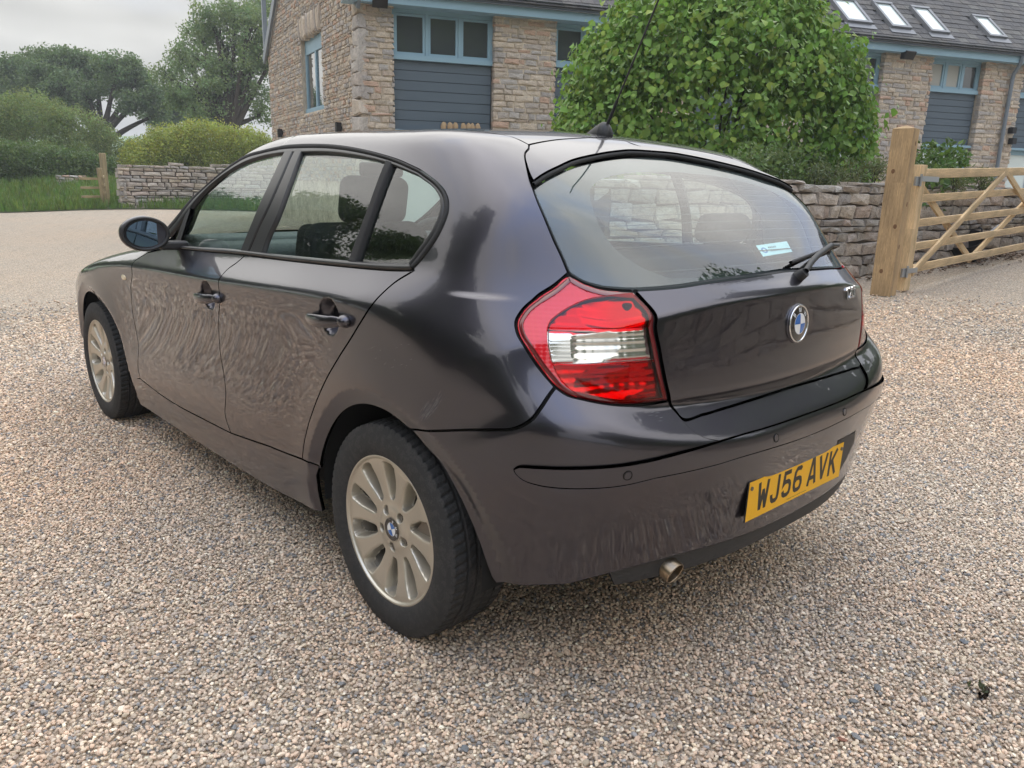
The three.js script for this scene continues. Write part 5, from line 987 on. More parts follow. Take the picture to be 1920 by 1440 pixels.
  const gF = joinCurves(topCut([110, 604], [768, 156]), curve(Zk([[768, 156], [700, 300], [620, 470], [545, 650], [498, 756]])), rev(curve(P([322, 460], [350, 462], [391, 465], [449, 468]))));
  pair('window_glass', panelGeo(insetPoly(gF, -.006), { cell: .03, offset: -.009, skirt: 0 }), M.glass, fd[0], fd[1]);
  const gR = joinCurves(topCut([885, 152], [1404, 216]), curve(Zk([[1404, 216], [1290, 500], [1172, 818]])), rev(curve(P([492, 473], [560, 480], [654, 488]))), curve(Zk([[640, 770], [720, 560], [800, 350], [885, 152]])));
  pair('window_glass', panelGeo(insetPoly(gR, -.006), { cell: .03, offset: -.009, skirt: 0 }), M.glass, rd[0], rd[1]);
  const gQ = joinCurves(topCut([1444, 232], [1545, 838]), rev(curve(Zk([[1215, 826], [1400, 838], [1545, 842]]))), curve(Zk([[1215, 826], [1330, 520], [1444, 232]])));
  pair('quarter_light', panelGeo(insetPoly(gQ, -.004), { cell: .03, offset: -.008, skirt: 0 }), M.glass, rd[0], rd[1]);
  // pillar covers and the bar between rear window and quarter light
  const bar = (a, b, prof, n = 30) => stripGeo(curve(Zk(a)), curve(Zk(b)), prof, { n });
  const barProf = [[0, -.012], [.03, .001], [.1, .003], [.9, .003], [.97, .001], [1, -.012]];
  pair('pillar_cover', bar([[772, 150], [700, 300], [620, 470], [545, 650], [498, 762]], [[836, 132], [760, 300], [675, 490], [600, 650], [545, 778]], barProf), M.satin, fd[0], fd[1]);
  pair('pillar_cover', bar([[842, 132], [766, 300], [682, 490], [606, 650], [551, 778]], [[886, 140], [806, 350], [728, 560], [665, 700], [640, 775]], barProf), M.satin, rd[0], rd[1]);
  pair('window_bar', bar([[1402, 205], [1290, 500], [1168, 825]], [[1446, 218], [1334, 510], [1222, 832]], [[0, -.012], [.05, .002], [.2, .005], [.8, .005], [.95, .002], [1, -.012]]), M.rubber, rd[0], rd[1]);
  // triangle behind the mirror
  const sail = joinCurves(curve(Zk([[70, 735], [100, 690], [135, 600], [172, 500]])), curve(Zk([[172, 500], [185, 495], [160, 600], [130, 700], [118, 742]])), [Zk([[70, 742]])[0]]);
  pair('mirror_triangle', panelGeo(sail, { cell: .02, offset: .001, skirt: .01 }), M.trim, fd[0], fd[1]);
  // handles
  for (const [i, [hz, hy]] of handles.entries()) {
    const c = hitCar(V3(-1.6, hy - .07, hz), V3(1, 0, 0), .3, 1.6), x0 = c.x - .004;
    const pts = [], rad = []; const n = 22, pos = [], idx = [], mseg = 12;
    for (let k = 0; k <= n; k++) {
      const t = k / n, z = hz - .112 + .224 * t, bow = .036 * Math.pow(Math.sin(Math.PI * clamp(t * .96 + .02)), .6);
      const h = .0205 * Math.pow(Math.sin(Math.PI * clamp(t * .9 + .06)), .5) * (t > .75 ? 1.02 : .92), th = .008;
      const y = hy - .002 + .016 * (t - .5) - .004 * Math.sin(Math.PI * t);
      for (let j = 0; j < mseg; j++) { const a = j / mseg * Math.PI * 2; pos.push(x0 - bow + th * Math.cos(a) - (t > .8 ? 0 : 0), y + h * Math.sin(a), z); }
    }
    for (let k = 0; k < n; k++) for (let j = 0; j < mseg; j++) { const a = k * mseg + j, b = k * mseg + (j + 1) % mseg; idx.push(a, a + mseg, b + mseg, a, b + mseg, b); }
    const g = new THREE.BufferGeometry(); g.setAttribute('position', new THREE.Float32BufferAttribute(pos, 3)); g.setIndex(idx); g.computeVertexNormals();
    const end = new THREE.SphereGeometry(1, 14, 10).scale(.022, .0185, .024).translate(x0 - .008, hy + .005, hz + .098);
    const d = [fd, rd][i]; pair('door_handle', merge([g, end]), M.paint, d[0], d[1]);
  }
  // --- tail lamps
  {
    const Zl = l => P(...Z(l, 920, 480, 3.7905));
    const full = insetPoly(lampOuter, .0035);
    const edgeBand = curve(Zl([[930, 268], [800, 285], [700, 302], [620, 330], [550, 365], [480, 410], [425, 458], [402, 515], [405, 600], [418, 680], [438, 760], [470, 830], [510, 890], [560, 940], [620, 985]]));
    const bulge = () => .004;
    const sub = (poly, o) => panelGeo(poly, { cell: .008, ...o });
    const [lL, lR] = pair('tail_lamp', sub(full, { offset: -.030, skirt: 0 }), M.lampBody);
    // outer red reflex band
    const outerLine = joinCurves(curve(Zl([[930, 250], [750, 225], [640, 185], [560, 145], [450, 222], [330, 300], [225, 400], [190, 470], [200, 540], [260, 650], [360, 795], [465, 915], [555, 972], [620, 1000]])));
    const band = joinCurves(outerLine, rev(edgeBand));
    const reflexGeo = sub(insetPoly(band, .001), { offset: -.004, skirt: .006, cell: .0035, bulge: (a, b, p) => .0012 * Math.abs(((b / .0046) % 2 + 2) % 2 - 1) + .0012 * Math.abs(((a / .0046) % 2 + 2) % 2 - 1) });
    reflexGeo.computeVertexNormals();
    pair('reflex_reflector', reflexGeo, M.reflex, lL, lR);
    const upper = joinCurves(curve(Zl([[930, 268], [800, 285], [700, 302], [620, 330], [550, 365], [480, 410], [425, 458], [404, 508]])), curve(Zl([[404, 508], [700, 515], [1125, 500]])), curve(Zl([[1125, 500], [1135, 400], [1085, 335], [1005, 262]])), [Zl([[930, 268]])[0]]);
    const clear = joinCurves(curve(Zl([[404, 515], [406, 600], [418, 680], [437, 756]])), curve(Zl([[437, 756], [600, 768], [900, 752], [1158, 732]])), curve(Zl([[1158, 732], [1140, 610], [1125, 507]])), rev(curve(Zl([[404, 515], [700, 522], [1125, 507]]))));
    const lower = joinCurves(curve(Zl([[440, 764], [600, 776], [900, 760], [1160, 740]])), curve(Zl([[1160, 740], [1195, 860], [1245, 1015]])), curve(Zl([[1245, 1015], [1100, 1035], [950, 1042], [800, 1030], [690, 1010], [620, 988]])), rev(curve(Zl([[440, 764], [470, 830], [510, 890], [560, 940], [620, 988]]))));
    const ribs = (f, amp) => (a, b) => amp * Math.abs(((b / f) % 2 + 2) % 2 - 1);
    // reflectors inside
    const bowl = (cs, ct, ws, wt, depth) => (a, b) => { const r = Math.hypot((a - cs) / ws, (b - ct) / wt); return -depth * clamp(1 - r * r) + .0012 * Math.sin(b / .0028); };
    const cU = Zl([[860, 400]])[0], cC = Zl([[720, 630]])[0], cL = Zl([[900, 900]])[0];
    const refl = (poly, bl, mat, off = -.012) => { const g = sub(insetPoly(poly, .001), { offset: off, skirt: .012, cell: .004, bulge: bl }); g.computeVertexNormals(); return g; };
    pair('reflector_bowl', refl(upper, bowl(cU[0], cU[1], .05, .05, .016)), M.reflector, lL, lR);
    pair('reflector_bowl', refl(clear, (a, b) => { const x = (a - cC[0]); return (x < -.028 ? ribs(.0035, .003)(a, b) : bowl(cC[0], cC[1], .045, .04, .012)(a, b) + .0007 * Math.sin(a / .0022)); }), M.reflector, lL, lR);
    pair('reflector_bowl', refl(lower, (a, b) => bowl(cL[0], cL[1], .06, .04, .014)(a, b) + .0008 * Math.sin(a / .0026)), M.reflector, lL, lR);
    pair('red_lens', merge([sub(insetPoly(upper, .0005), { offset: .0005, skirt: .004 }), sub(insetPoly(lower, .0005), { offset: .0005, skirt: .004 })]), M.redLens, lL, lR);
    pair('clear_lens', sub(insetPoly(clear, .0005), { offset: .0005, skirt: .004 }), M.clearLens, lL, lR);
    pair('lamp_rim', stripGeo(full.concat([full[0]]), insetPoly(lampOuter, .0115).concat([insetPoly(lampOuter, .0115)[0]]), [[0, -.012], [.1, -.001], [1, -.0005]], { n: 220 }), M.lampBody, lL, lR);
  }
  // --- bumper trim
  const stripP = joinCurves(stripTop, [[1.3, stripTop[stripTop.length - 1][1]], [1.3, stripBot[stripBot.length - 1][1]]], rev(stripBot));
  mesh('bumper_strip', both(panelGeo(clipC(insetPoly(stripP, .0012)), { cell: .008, offset: .008, skirt: .010, round: .0055, bulge: null })), M.paint, bump);
  const sunk = (c) => ribbon(c, .0022);
  mesh('strip_joint', both(merge([stripTop, stripBot].map(c => { const k = c.filter(p => p[0] <= S_CENTRE + .004); const n = k.length, a = [], b = []; for (let i = 0; i < n; i++) { const p = k[Math.max(0, i - 1)], q = k[Math.min(n - 1, i + 1)]; const dx = q[0] - p[0], dy = q[1] - p[1], l = Math.hypot(dx, dy) || 1, w = .0022; a.push([k[i][0] - dy / l * w, k[i][1] + dx / l * w]); b.push([k[i][0] + dy / l * w, k[i][1] - dx / l * w]); } return stripGeo(a, b, [[0, .0009], [1, .0009]], { n }); }))), M.gap, bump);
  for (const [u, v] of [[1174, 889], [1450, 820.5]]) for (const sg of [1, -1]) {
    const p = hitCar(camera.position, pixDir(u, v)), n = skinNormal(p); if (sg < 0) { p.x *= -1; n.x *= -1; }
    const q = new THREE.Quaternion().setFromUnitVectors(V3(0, 1, 0), n), c = p.clone().addScaledVector(n, .0082);
    mesh('parking_sensor', new THREE.CylinderGeometry(.0085, .0095, .0024, 24).applyQuaternion(q).translate(c.x, c.y, c.z), M.paint, bump);
    mesh('sensor_ring', new THREE.TorusGeometry(.0108, .0011, 6, 28).applyQuaternion(new THREE.Quaternion().setFromUnitVectors(V3(0, 0, 1), n)).translate(c.x, c.y, c.z), M.gap, bump);
  }
  // lower valance and exhaust
  {
    const lowEdge = bumpBottom.filter(p => p[0] > .5);
    const va = joinCurves(lowEdge, [[1.3, lowEdge[lowEdge.length - 1][1]], [1.3, .322]], rev(curve([[.52, .318], [.6, .318], [.8, .318], [1.3, .318]])));
    mesh('valance', both(panelGeo(clipC(insetPoly(va, .001)), { cell: .012, offset: -.010, skirt: .03 })), M.plastic, car);
    const ex = pixOnPlane(1262, 1078, V3(0, 0, 1), .70);
    const pr = [[.0, .16], [.026, .16], [.029, .02], [.030, 0], [.028, -.003], [.026, 0], [.025, .10], [0, .10]].map(([r, y]) => new THREE.Vector2(r, y));
    const pipe = new THREE.LatheGeometry(pr, 32).rotateX(-Math.PI / 2).rotateX(.35).translate(ex.x, ex.y + .006, .705);
    mesh('exhaust_tip', pipe, M.steel, car);
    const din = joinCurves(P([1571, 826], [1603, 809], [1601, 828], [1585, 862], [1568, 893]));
    mesh('plate_recess_shade', panelGeo(din, { cell: .02, offset: .0015, skirt: .004 }), M.plastic, bump);  // dark panel laid on the bumper as the shade on the plate recess side wall
  }
  // underbody, wheel wells
  mesh('underbody', merge([bx(1.30, .12, 2.0, 0, .25, -1.33), bx(.98, .16, 1.1, 0, .38, .10), bx(.98, .16, .9, 0, .34, -2.75), bx(.96, .03, .30, 0, .375, .46)]), M.liner, car);
  for (const wz of [0, -2.66]) for (const sg of [-1, 1]) {
    const d = new THREE.CircleGeometry(.385, 40, -.1, Math.PI + .2).rotateY(Math.PI / 2).translate(sg > 0 ? -.15 : .15, 0, 0);
    mesh('wheel_arch_liner', merge([strip2(new THREE.CylinderGeometry(.385, .385, .30, 48, 1, true, -.12, Math.PI + .24).rotateZ(Math.PI / 2)), strip2(d)]).translate(sg * .67, WY + .01, wz), M.liner, car);
  }
}
// ---------------------------------------------------------------- wheels
function roundelTexture(px = 256) {
  const c = document.createElement('canvas'); c.width = c.height = px; const g = c.getContext('2d'), R = px / 2;
  g.fillStyle = '#0b0c0e'; g.fillRect(0, 0, px, px);
  g.fillStyle = '#c9ccd0'; g.beginPath(); g.arc(R, R, R * .60, 0, 7); g.fill();
  for (let k = 0; k < 4; k++) { g.fillStyle = k % 2 ? '#e9ebec' : '#1f66b5'; g.beginPath(); g.moveTo(R, R); g.arc(R, R, R * .565, (k + 2) * Math.PI / 2, (k + 3) * Math.PI / 2); g.closePath(); g.fill(); }
  g.fillStyle = '#dfe2e4'; g.font = 'bold ' + Math.round(px * .17) + 'px sans-serif'; g.textAlign = 'center'; g.textBaseline = 'middle';
  [['B', -.84], ['M', 0], ['W', .84]].forEach(([ch, a]) => { g.save(); g.translate(R + Math.sin(a) * R * .78, R - Math.cos(a) * R * .78); g.rotate(a); g.fillText(ch, 0, 0); g.restore(); });
  const t = new THREE.CanvasTexture(c); t.colorSpace = THREE.SRGBColorSpace; return t;
}
M.roundel = phy(lin(1, 1, 1), { map: roundelTexture(), roughness: .25, clearcoat: 1, clearcoatRoughness: .05 });
const tyreTex = tex(512, 512, (x, y) => { const v = .5 * N512[2](x, y) + .5 * N512[4](x, y); const d = sst(.45, .7, v); return [.030 + .014 * d, .030 + .013 * d, .030 + .012 * d]; });
M.tyre = std(lin(1, 1, 1), .82, { map: tyreTex });
function gridGeo(nu, nv, fn, closeU = false) {
  const pos = [], idx = [], uv = []; const keep = [];
  for (let i = 0; i <= nu; i++) for (let j = 0; j <= nv; j++) { const p = fn(i / nu, j / nv); pos.push(p[0], p[1], p[2]); uv.push(i / nu * 6, j / nv * 2); keep.push(p[3] !== 0); }
  for (let i = 0; i < nu; i++) for (let j = 0; j < nv; j++) { const a = i * (nv + 1) + j, b = a + nv + 1; if (keep[a] || keep[b] || keep[a + 1] || keep[b + 1]) idx.push(a, b, b + 1, a, b + 1, a + 1); }
  const g = new THREE.BufferGeometry(); g.setAttribute('position', new THREE.Float32BufferAttribute(pos, 3)); g.setAttribute('uv', new THREE.Float32BufferAttribute(uv, 2)); g.setIndex(idx); g.computeVertexNormals();
  if (closeU) { const n = g.attributes.normal; for (let j = 0; j <= nv; j++) { const a = j, b = nu * (nv + 1) + j; const x = n.getX(a) + n.getX(b), y = n.getY(a) + n.getY(b), z = n.getZ(a) + n.getZ(b), l = Math.hypot(x, y, z) || 1; n.setXYZ(a, x / l, y / l, z / l); n.setXYZ(b, x / l, y / l, z / l); } }
  return g;
}
const tyreGeo = (() => {
  const prof = [[.070, .2135], [.086, .2125], [.0925, .2150], [.0965, .222], [.0995, .232], [.1018, .245], [.1028, .258], [.1022, .270], [.1003, .281], [.0992, .2835], [.0996, .286], [.0968, .293], [.0945, .299]];
  const tread = []; const cut = [.020, .052]; const g = .0035;
  for (const c of [.0915, .088, .083, .078, .072, .066, .060]) tread.push([c, .3105 + .0046 * (1 - (c - .05) / .0415), 0]);
  const full = []; prof.forEach(p => full.push([p[0], p[1], 1])); tread.forEach(p => full.push([p[0], p[1], 2]));
  const grv = (c0) => { full.push([c0 + g, .3157, 0], [c0 + g - .0008, .307, 0], [c0 - g + .0008, .307, 0], [c0 - g, .3157, 0]); };
  grv(.052); for (const c of [.045, .036, .028]) full.push([c, .316, 3]); grv(.020); for (const c of [.012, 0]) full.push([c, .316, 3]);
  const half = full.slice(); for (let i = half.length - 2; i >= 0; i--) full.push([-half[i][0], half[i][1], half[i][2]]);
  const n = full.length - 1;
  return gridGeo(432, n, (u, v) => {
    const p = full[Math.round(v * n)], a = u * Math.PI * 2; let r = .2125 + (p[1] - .2125) * .945;
    const ph = (u * 72 + (p[2] === 2 ? Math.abs(p[0]) * 9 : Math.abs(p[0]) * 14)) % 1;
    if (p[2] === 2 && ph < .25) r -= .0055; if (p[2] === 3 && ph > .45 && ph < .6) r -= .003;
    return [-p[0], r * Math.sin(a), r * Math.cos(a)];
  }, true);
})();
const rimGeo = (() => {
  const rs = []; const push = (a, b, n) => { for (let i = 0; i < n; i++) rs.push(lerp(a, b, i / n)); };
  push(.0005, .034, 6); push(.034, .085, 20); push(.085, .20, 52); push(.20, .2195, 12); rs.push(.2195);
  const n = rs.length - 1;
  return gridGeo(520, n, (u, v) => {
    const r = rs[Math.round(v * n)], a = u * Math.PI * 2; let o;
    // lip, well, spoke plane, hub
    if (r > .2125) o = -.001 - .004 * sst(.2165, .2195, r); else if (r > .2055) o = lerp(-.0085, -.001, sst(.2065, .2125, r)); else o = lerp(-.024, -.0085, sst(.04, .19, r)) ;
    o -= .006 * Math.sin(Math.PI * clamp((r - .06) / .14)) ;
    o += .005 * (1 - sst(.05, .075, r));
    let cut = 1; const per = Math.PI / 5;
    let th = ((a % per) + per) % per - per / 2;                       // opening centred
    const lat = Math.abs(th * r + .003 * (r - .14) / .06);            // metres across, slightly swept
    const w = r < .088 || r > .2005 ? -.01 : lerp(.009, .0235, sst(.085, .165, r)) * Math.pow(clamp((r - .086) / .012), .5) * Math.pow(clamp((.2015 - r) / .007), .45);
    const edge = w - lat;                                             // > 0 inside the opening
    const spoke = clamp(-edge / .02);
    o += .0035 * (sst(0, .5, spoke) - .6) * sst(.08, .11, r) * (1 - sst(.19, .203, r));
    if (edge > -.003) { o -= .034 * sst(-.003, .0028, edge); if (edge > .0028) cut = 0; }
    // bolt holes
    for (let k = 0; k < 5; k++) { const b = k * Math.PI * .4 + .25; const dx = r * Math.cos(a) - .056 * Math.cos(b), dy = r * Math.sin(a) - .056 * Math.sin(b), d = Math.hypot(dx, dy); if (d < .0165) o -= .020 * (1 - sst(.0115, .0145, d)); }
    if (r < .0335) o = -.021;
    return [-o, r * Math.sin(a), r * Math.cos(a), cut];
  }, true);
})();
const barrelGeo = new THREE.LatheGeometry([[.2185, .005], [.213, .012], [.205, .022], [.196, .05], [.192, .10], [.200, .15], [.214, .19]].map(([r, y]) => new THREE.Vector2(r, y)), 64).rotateZ(-Math.PI / 2);
const hubGeo = merge([strip2(new THREE.CylinderGeometry(.135, .135, .022, 48).rotateZ(Math.PI / 2).translate(.085, 0, 0)), strip2(new THREE.CylinderGeometry(.075, .08, .07, 32).rotateZ(Math.PI / 2).translate(.07, 0, 0)), strip2(bx(.07, .10, .06, .08, .10, .09))]);
M.barrel = std(lin(.24, .22, .19), .7, { metalness: .4 }); M.disc.color.setRGB(.24, .21, .18); M.disc.metalness = .7;
function makeWheel() {
  const w = new THREE.Group(); w.name = 'wheel';
  mesh('tyre', tyreGeo, M.tyre, w).position.x = .1015;
  const rim = mesh('rim', rimGeo, M.alloy, w); rim.position.x = .006; mesh('rim_barrel', barrelGeo, M.barrel, w).position.x = .006;
  const d = mesh('brake_disc', hubGeo, M.disc, w);
  for (let k = 0; k < 5; k++) { const b = k * Math.PI * .4 + .25; mesh('wheel_bolt', new THREE.CylinderGeometry(.0085, .0095, .014, 6).rotateZ(Math.PI / 2).translate(.038, .056 * Math.sin(b), .056 * Math.cos(b)), M.bolt, w); }
  const cap = new THREE.CircleGeometry(.033, 40).rotateY(-Math.PI / 2);
  const cm = mesh('hub_cap', cap, M.roundel, w); cm.position.x = .0225; cm.rotation.x = .5;
  return w;
}
{
  for (const [i, z] of [0, -2.66].entries()) for (const sg of [-1, 1]) {
    const w = makeWheel(); w.position.set(sg * .8505, WY, z); if (sg > 0) w.rotation.y = Math.PI; w.rotation.x = sg < 0 ? [.62, .2][i] : 0; car.add(w);
  }
}
// ---------------------------------------------------------------- plate, badges, mirror, aerial, wiper
{
  // number plate lettering drawn as strokes in millimetres
  const c = document.createElement('canvas'); c.width = 1560; c.height = 333; const g = c.getContext('2d'); g.scale(3, 3);
  g.fillStyle = '#f0b400'; g.fillRect(0, 0, 520, 111);
  g.strokeStyle = '#15130f'; g.lineWidth = 13; g.lineJoin = 'miter'; g.miterLimit = 3;
  const glyph = { W: [[[3, 0], [12, 79], [25, 24], [38, 79], [47, 0]]], J: [[[41, 0], [41, 58], [38, 68], [32, 72.5], [18, 72.5], [12, 68], [8.5, 58], [8.5, 52]]], 5: [[[45, 6.5], [12, 6.5], [9, 38], [16, 33], [32, 33], [40, 38], [43.5, 46], [43.5, 58], [40, 68], [32, 72.5], [17, 72.5], [10, 68], [6.5, 58]]], 6: [[[41, 14], [36, 8], [18, 8], [9, 18], [6.5, 40], [6.5, 58], [11, 69], [18, 72.5], [32, 72.5], [39, 69], [43.5, 58], [43.5, 52], [40, 42], [32, 38], [18, 38], [8, 46]]], A: [[[4, 79], [22, 0], [28, 0], [46, 79]], [[11, 57], [39, 57]]], V: [[[4, 0], [25, 76], [46, 0]]], K: [[[6.5, 0], [6.5, 79]], [[46, 0], [8, 46]], [[20, 32], [46, 79]]] };
  let x = 50; const put = ch => { for (const l of glyph[ch]) { g.beginPath(); l.forEach((p, i) => i ? g.lineTo(x + p[0], 13 + p[1]) : g.moveTo(x + p[0], 13 + p[1])); g.stroke(); } x += 61; };
  for (const ch of 'WJ56') put(ch); x += 22; for (const ch of 'AVK') put(ch);
  g.strokeStyle = '#4a3d14'; g.lineWidth = .9; g.beginPath(); reseed(5); let px = 205; g.moveTo(px, 103); while (px < 318) { px += rr(1, 2.4); g.lineTo(px, 103 + rr(-2.2, 2.2)); } g.stroke();
  const t = new THREE.CanvasTexture(c); t.colorSpace = THREE.SRGBColorSpace;
  const pg = new THREE.Group(); pg.name = 'number_plate'; pg.position.set(0, .4835, .7625); pg.rotation.x = .02; car.add(pg);
  pg.userData.label = 'yellow number plate with black characters';
  mesh('plate_backing', rb(.520, .111, .004, .0018, 0, 0, -.0025), M.trim, pg);
  mesh('plate_face', new THREE.PlaneGeometry(.518, .109), phy(lin(1, 1, 1), { map: t, roughness: .42 }), pg);
  for (const sx of [-.247, .247]) mesh('plate_screw', new THREE.CylinderGeometry(.0055, .0055, .003, 16).rotateX(Math.PI / 2).translate(sx, .036, .0015), M.bolt, pg);
  // round badge
  const bz = hitCar(V3(0, .911, 2), V3(0, 0, -1), .2, 3), bn = skinNormal(bz);
  const bg = new THREE.Group(); bg.name = 'tailgate_badge'; bg.position.copy(bz); bg.quaternion.setFromUnitVectors(V3(0, 0, 1), bn); car.add(bg);
  mesh('badge_base', new THREE.LatheGeometry([[0, .004], [.050, .004], [.0535, .001], [.055, -.006]].map(([r, y]) => new THREE.Vector2(r, y)), 48).rotateX(Math.PI / 2), M.paint, bg);
  mesh('badge_ring', new THREE.TorusGeometry(.0485, .0028, 10, 60).translate(0, 0, .006), M.chrome, bg);
  mesh('badge_face', new THREE.SphereGeometry(.25, 40, 12, 0, Math.PI * 2, 0, .19).rotateX(Math.PI / 2).translate(0, 0, -.2395), M.roundel, bg);
  { const f = bg.children[2].geometry, p = f.attributes.position, uv = f.attributes.uv; for (let i = 0; i < p.count; i++) uv.setXY(i, .5 + p.getX(i) / .0955, .5 + p.getY(i) / .0955); }
  // model lettering
  const font = await new FontLoader().loadAsync('fonts/droid/droid_sans_regular.typeface.json');
  const tg = new TextGeometry('120i', { font, size: .034, depth: .004, curveSegments: 5, bevelEnabled: true, bevelSize: .0008, bevelThickness: .0008, bevelSegments: 1 });
  const pa = hitCar(camera.position, pixDir(1584, 562)), na = skinNormal(pa); const tan = V3(1, 0, -na.x / na.z).normalize();
  const lg = mesh('model_lettering', tg, M.chrome, car); lg.position.copy(pa).addScaledVector(na, .0005);
  lg.quaternion.setFromRotationMatrix(new THREE.Matrix4().makeBasis(tan, V3().crossVectors(na, tan), na));
  // aerial
  const ab = pixOnPlane(1136, 250, V3(1, 0, 0), 0), top = pixOnPlane(1259, -60, V3(1, 0, 0), 0);
  const base = new THREE.SphereGeometry(1, 28, 16, 0, Math.PI * 2, 0, Math.PI / 2); { const p = base.attributes.position; for (let i = 0; i < p.count; i++) { const z = p.getZ(i), y = p.getY(i); const w = z < 0 ? .55 + .45 * (1 + z) : 1; p.setXYZ(i, p.getX(i) * .030 * w, y * (z < 0 ? .044 * (.35 + .65 * (1 + z)) : .044) - .004, z * (z < 0 ? .080 : .034)); } base.computeVertexNormals(); }
  const foot = roofMap(0, ab.z - .01);
  const an = mesh('aerial', base.translate(0, foot.y, ab.z - .012), M.trim, car);
  const st = V3(0, foot.y + .034, ab.z + .006), dir = top.clone().sub(st);
  mesh('aerial_mast', merge([strip2(tube([st, st.clone().addScaledVector(dir, .16)], .0052, 4, 10)), strip2(tube([st.clone().addScaledVector(dir, .14), top], .0029, 8, 8))]), M.trim, an);
  // wiper
  const onGlass = (u, v, h) => { let p = null; for (let k = 0; !p && k < 40; k++) p = hitCar(camera.position, pixDir(u - k, v + k * .6)); return p.addScaledVector(skinNormal(p), h); };
  const w0 = onGlass(1497, 520, .012), w1 = onGlass(1510, 500, .030), w2 = onGlass(1545, 470, .026), w3 = onGlass(1566, 464, .018);
  const wg = mesh('rear_wiper', merge([strip2(new THREE.CylinderGeometry(.013, .017, .026, 20).rotateX(.9).translate(w0.x, w0.y, w0.z)), strip2(tube([w0.clone().add(V3(0, .01, .01)), w1, w2], .0085, 16, 8)), strip2(tube([w2, w2.clone().lerp(w3, .5), w3], .006, 10, 8))]), M.trim, car);
  const blA = onGlass(1478, 497, .010), blB = onGlass(1566, 464, .010);
  mesh('wiper_blade', tube([blA, blA.clone().lerp(blB, .5).add(V3(0, .004, .004)), blB], .0055, 16, 6), M.rubber, wg);
  // sticker inside the rear window
  const sc = document.createElement('canvas'); sc.width = 256; sc.height = 96; const s = sc.getContext('2d'); s.fillStyle = '#bfe3ea'; s.fillRect(0, 0, 256, 96); s.fillStyle = '#3a78b8'; s.beginPath(); s.arc(42, 48, 24, 0, 7); s.fill(); s.fillStyle = '#dff0f4'; s.beginPath(); s.arc(42, 48, 12, 0, 7); s.fill(); s.fillStyle = '#44586a'; for (let k = 0; k < 5; k++) s.fillRect(84 + k * 13, 24, 9, 15); s.fillStyle = '#7fa3b4'; s.fillRect(84, 56, 150, 10);
  const stex = new THREE.CanvasTexture(sc); stex.colorSpace = THREE.SRGBColorSpace;
  const q = [[1420, 457], [1478, 449], [1489, 469], [1434, 478]].map(([u, v]) => onGlass(u, v, -.0065)); const sgm = new THREE.BufferGeometry(); sgm.setAttribute('position', new THREE.Float32BufferAttribute(q.flatMap(p => p.toArray()), 3)); sgm.setAttribute('uv', new THREE.Float32BufferAttribute([0, 1, 1, 1, 1, 0, 0, 0], 2)); sgm.setIndex([0, 2, 1, 0, 3, 2]); sgm.computeVertexNormals();
  mesh('window_sticker', sgm, std(lin(1, 1, 1), .5, { map: stex }), car.children.find(o => o.name === 'rear_window'));
  // side repeater
  const sp = hitCar(camera.position, pixDir(232, 520)), sn = skinNormal(sp);
  for (const sg of [1, -1]) mesh('side_repeater', new THREE.SphereGeometry(1, 16, 10).scale(.006, .013, .032).translate(sp.x * sg, sp.y, sp.z), M.amber, car);
  // door mirrors
  const mc = pixOnPlane(271, 438, V3(1, 0, 0), -.925);
  const shell = new THREE.SphereGeometry(1, 40, 24); { const p = shell.attributes.position; for (let i = 0; i < p.count; i++) { let x = p.getX(i), y = p.getY(i), z = p.getZ(i); if (z > 0) z = Math.min(z, .32) * .55; const k = 1 - .12 * (x < 0 ? 0 : 1) * Math.abs(x); p.setXYZ(i, x * .092, y * .069 * k, z * .095); } shell.computeVertexNormals(); }
  const rim = new THREE.TorusGeometry(1, .10, 10, 60).scale(.082, .060, .08).translate(0, 0, .018);
  const face = new THREE.CircleGeometry(1, 48).scale(.070, .050, 1).rotateY(.10).translate(0, 0, .021);
  const back = new THREE.CircleGeometry(1, 48).scale(.087, .064, 1).translate(0, 0, .0145);
  const armM = new RoundedBoxGeometry(.11, .035, .055, 3, .012).translate(.105, -.048, -.01);
  for (const sg of [1, -1]) {
    const T = g => { const h = g.clone().rotateY(-.12).translate(mc.x, mc.y, mc.z); return sg > 0 ? h : mirrorX(h); };
    const mm = mesh('door_mirror', T(shell), M.paint, car);
    mesh('mirror_rim', merge([strip2(T(rim)), strip2(T(back))]), M.trim, mm); mesh('mirror_glass', T(face), M.mirror, mm); mesh('mirror_arm', T(strip2(armM)), M.trim, mm);
  }
}
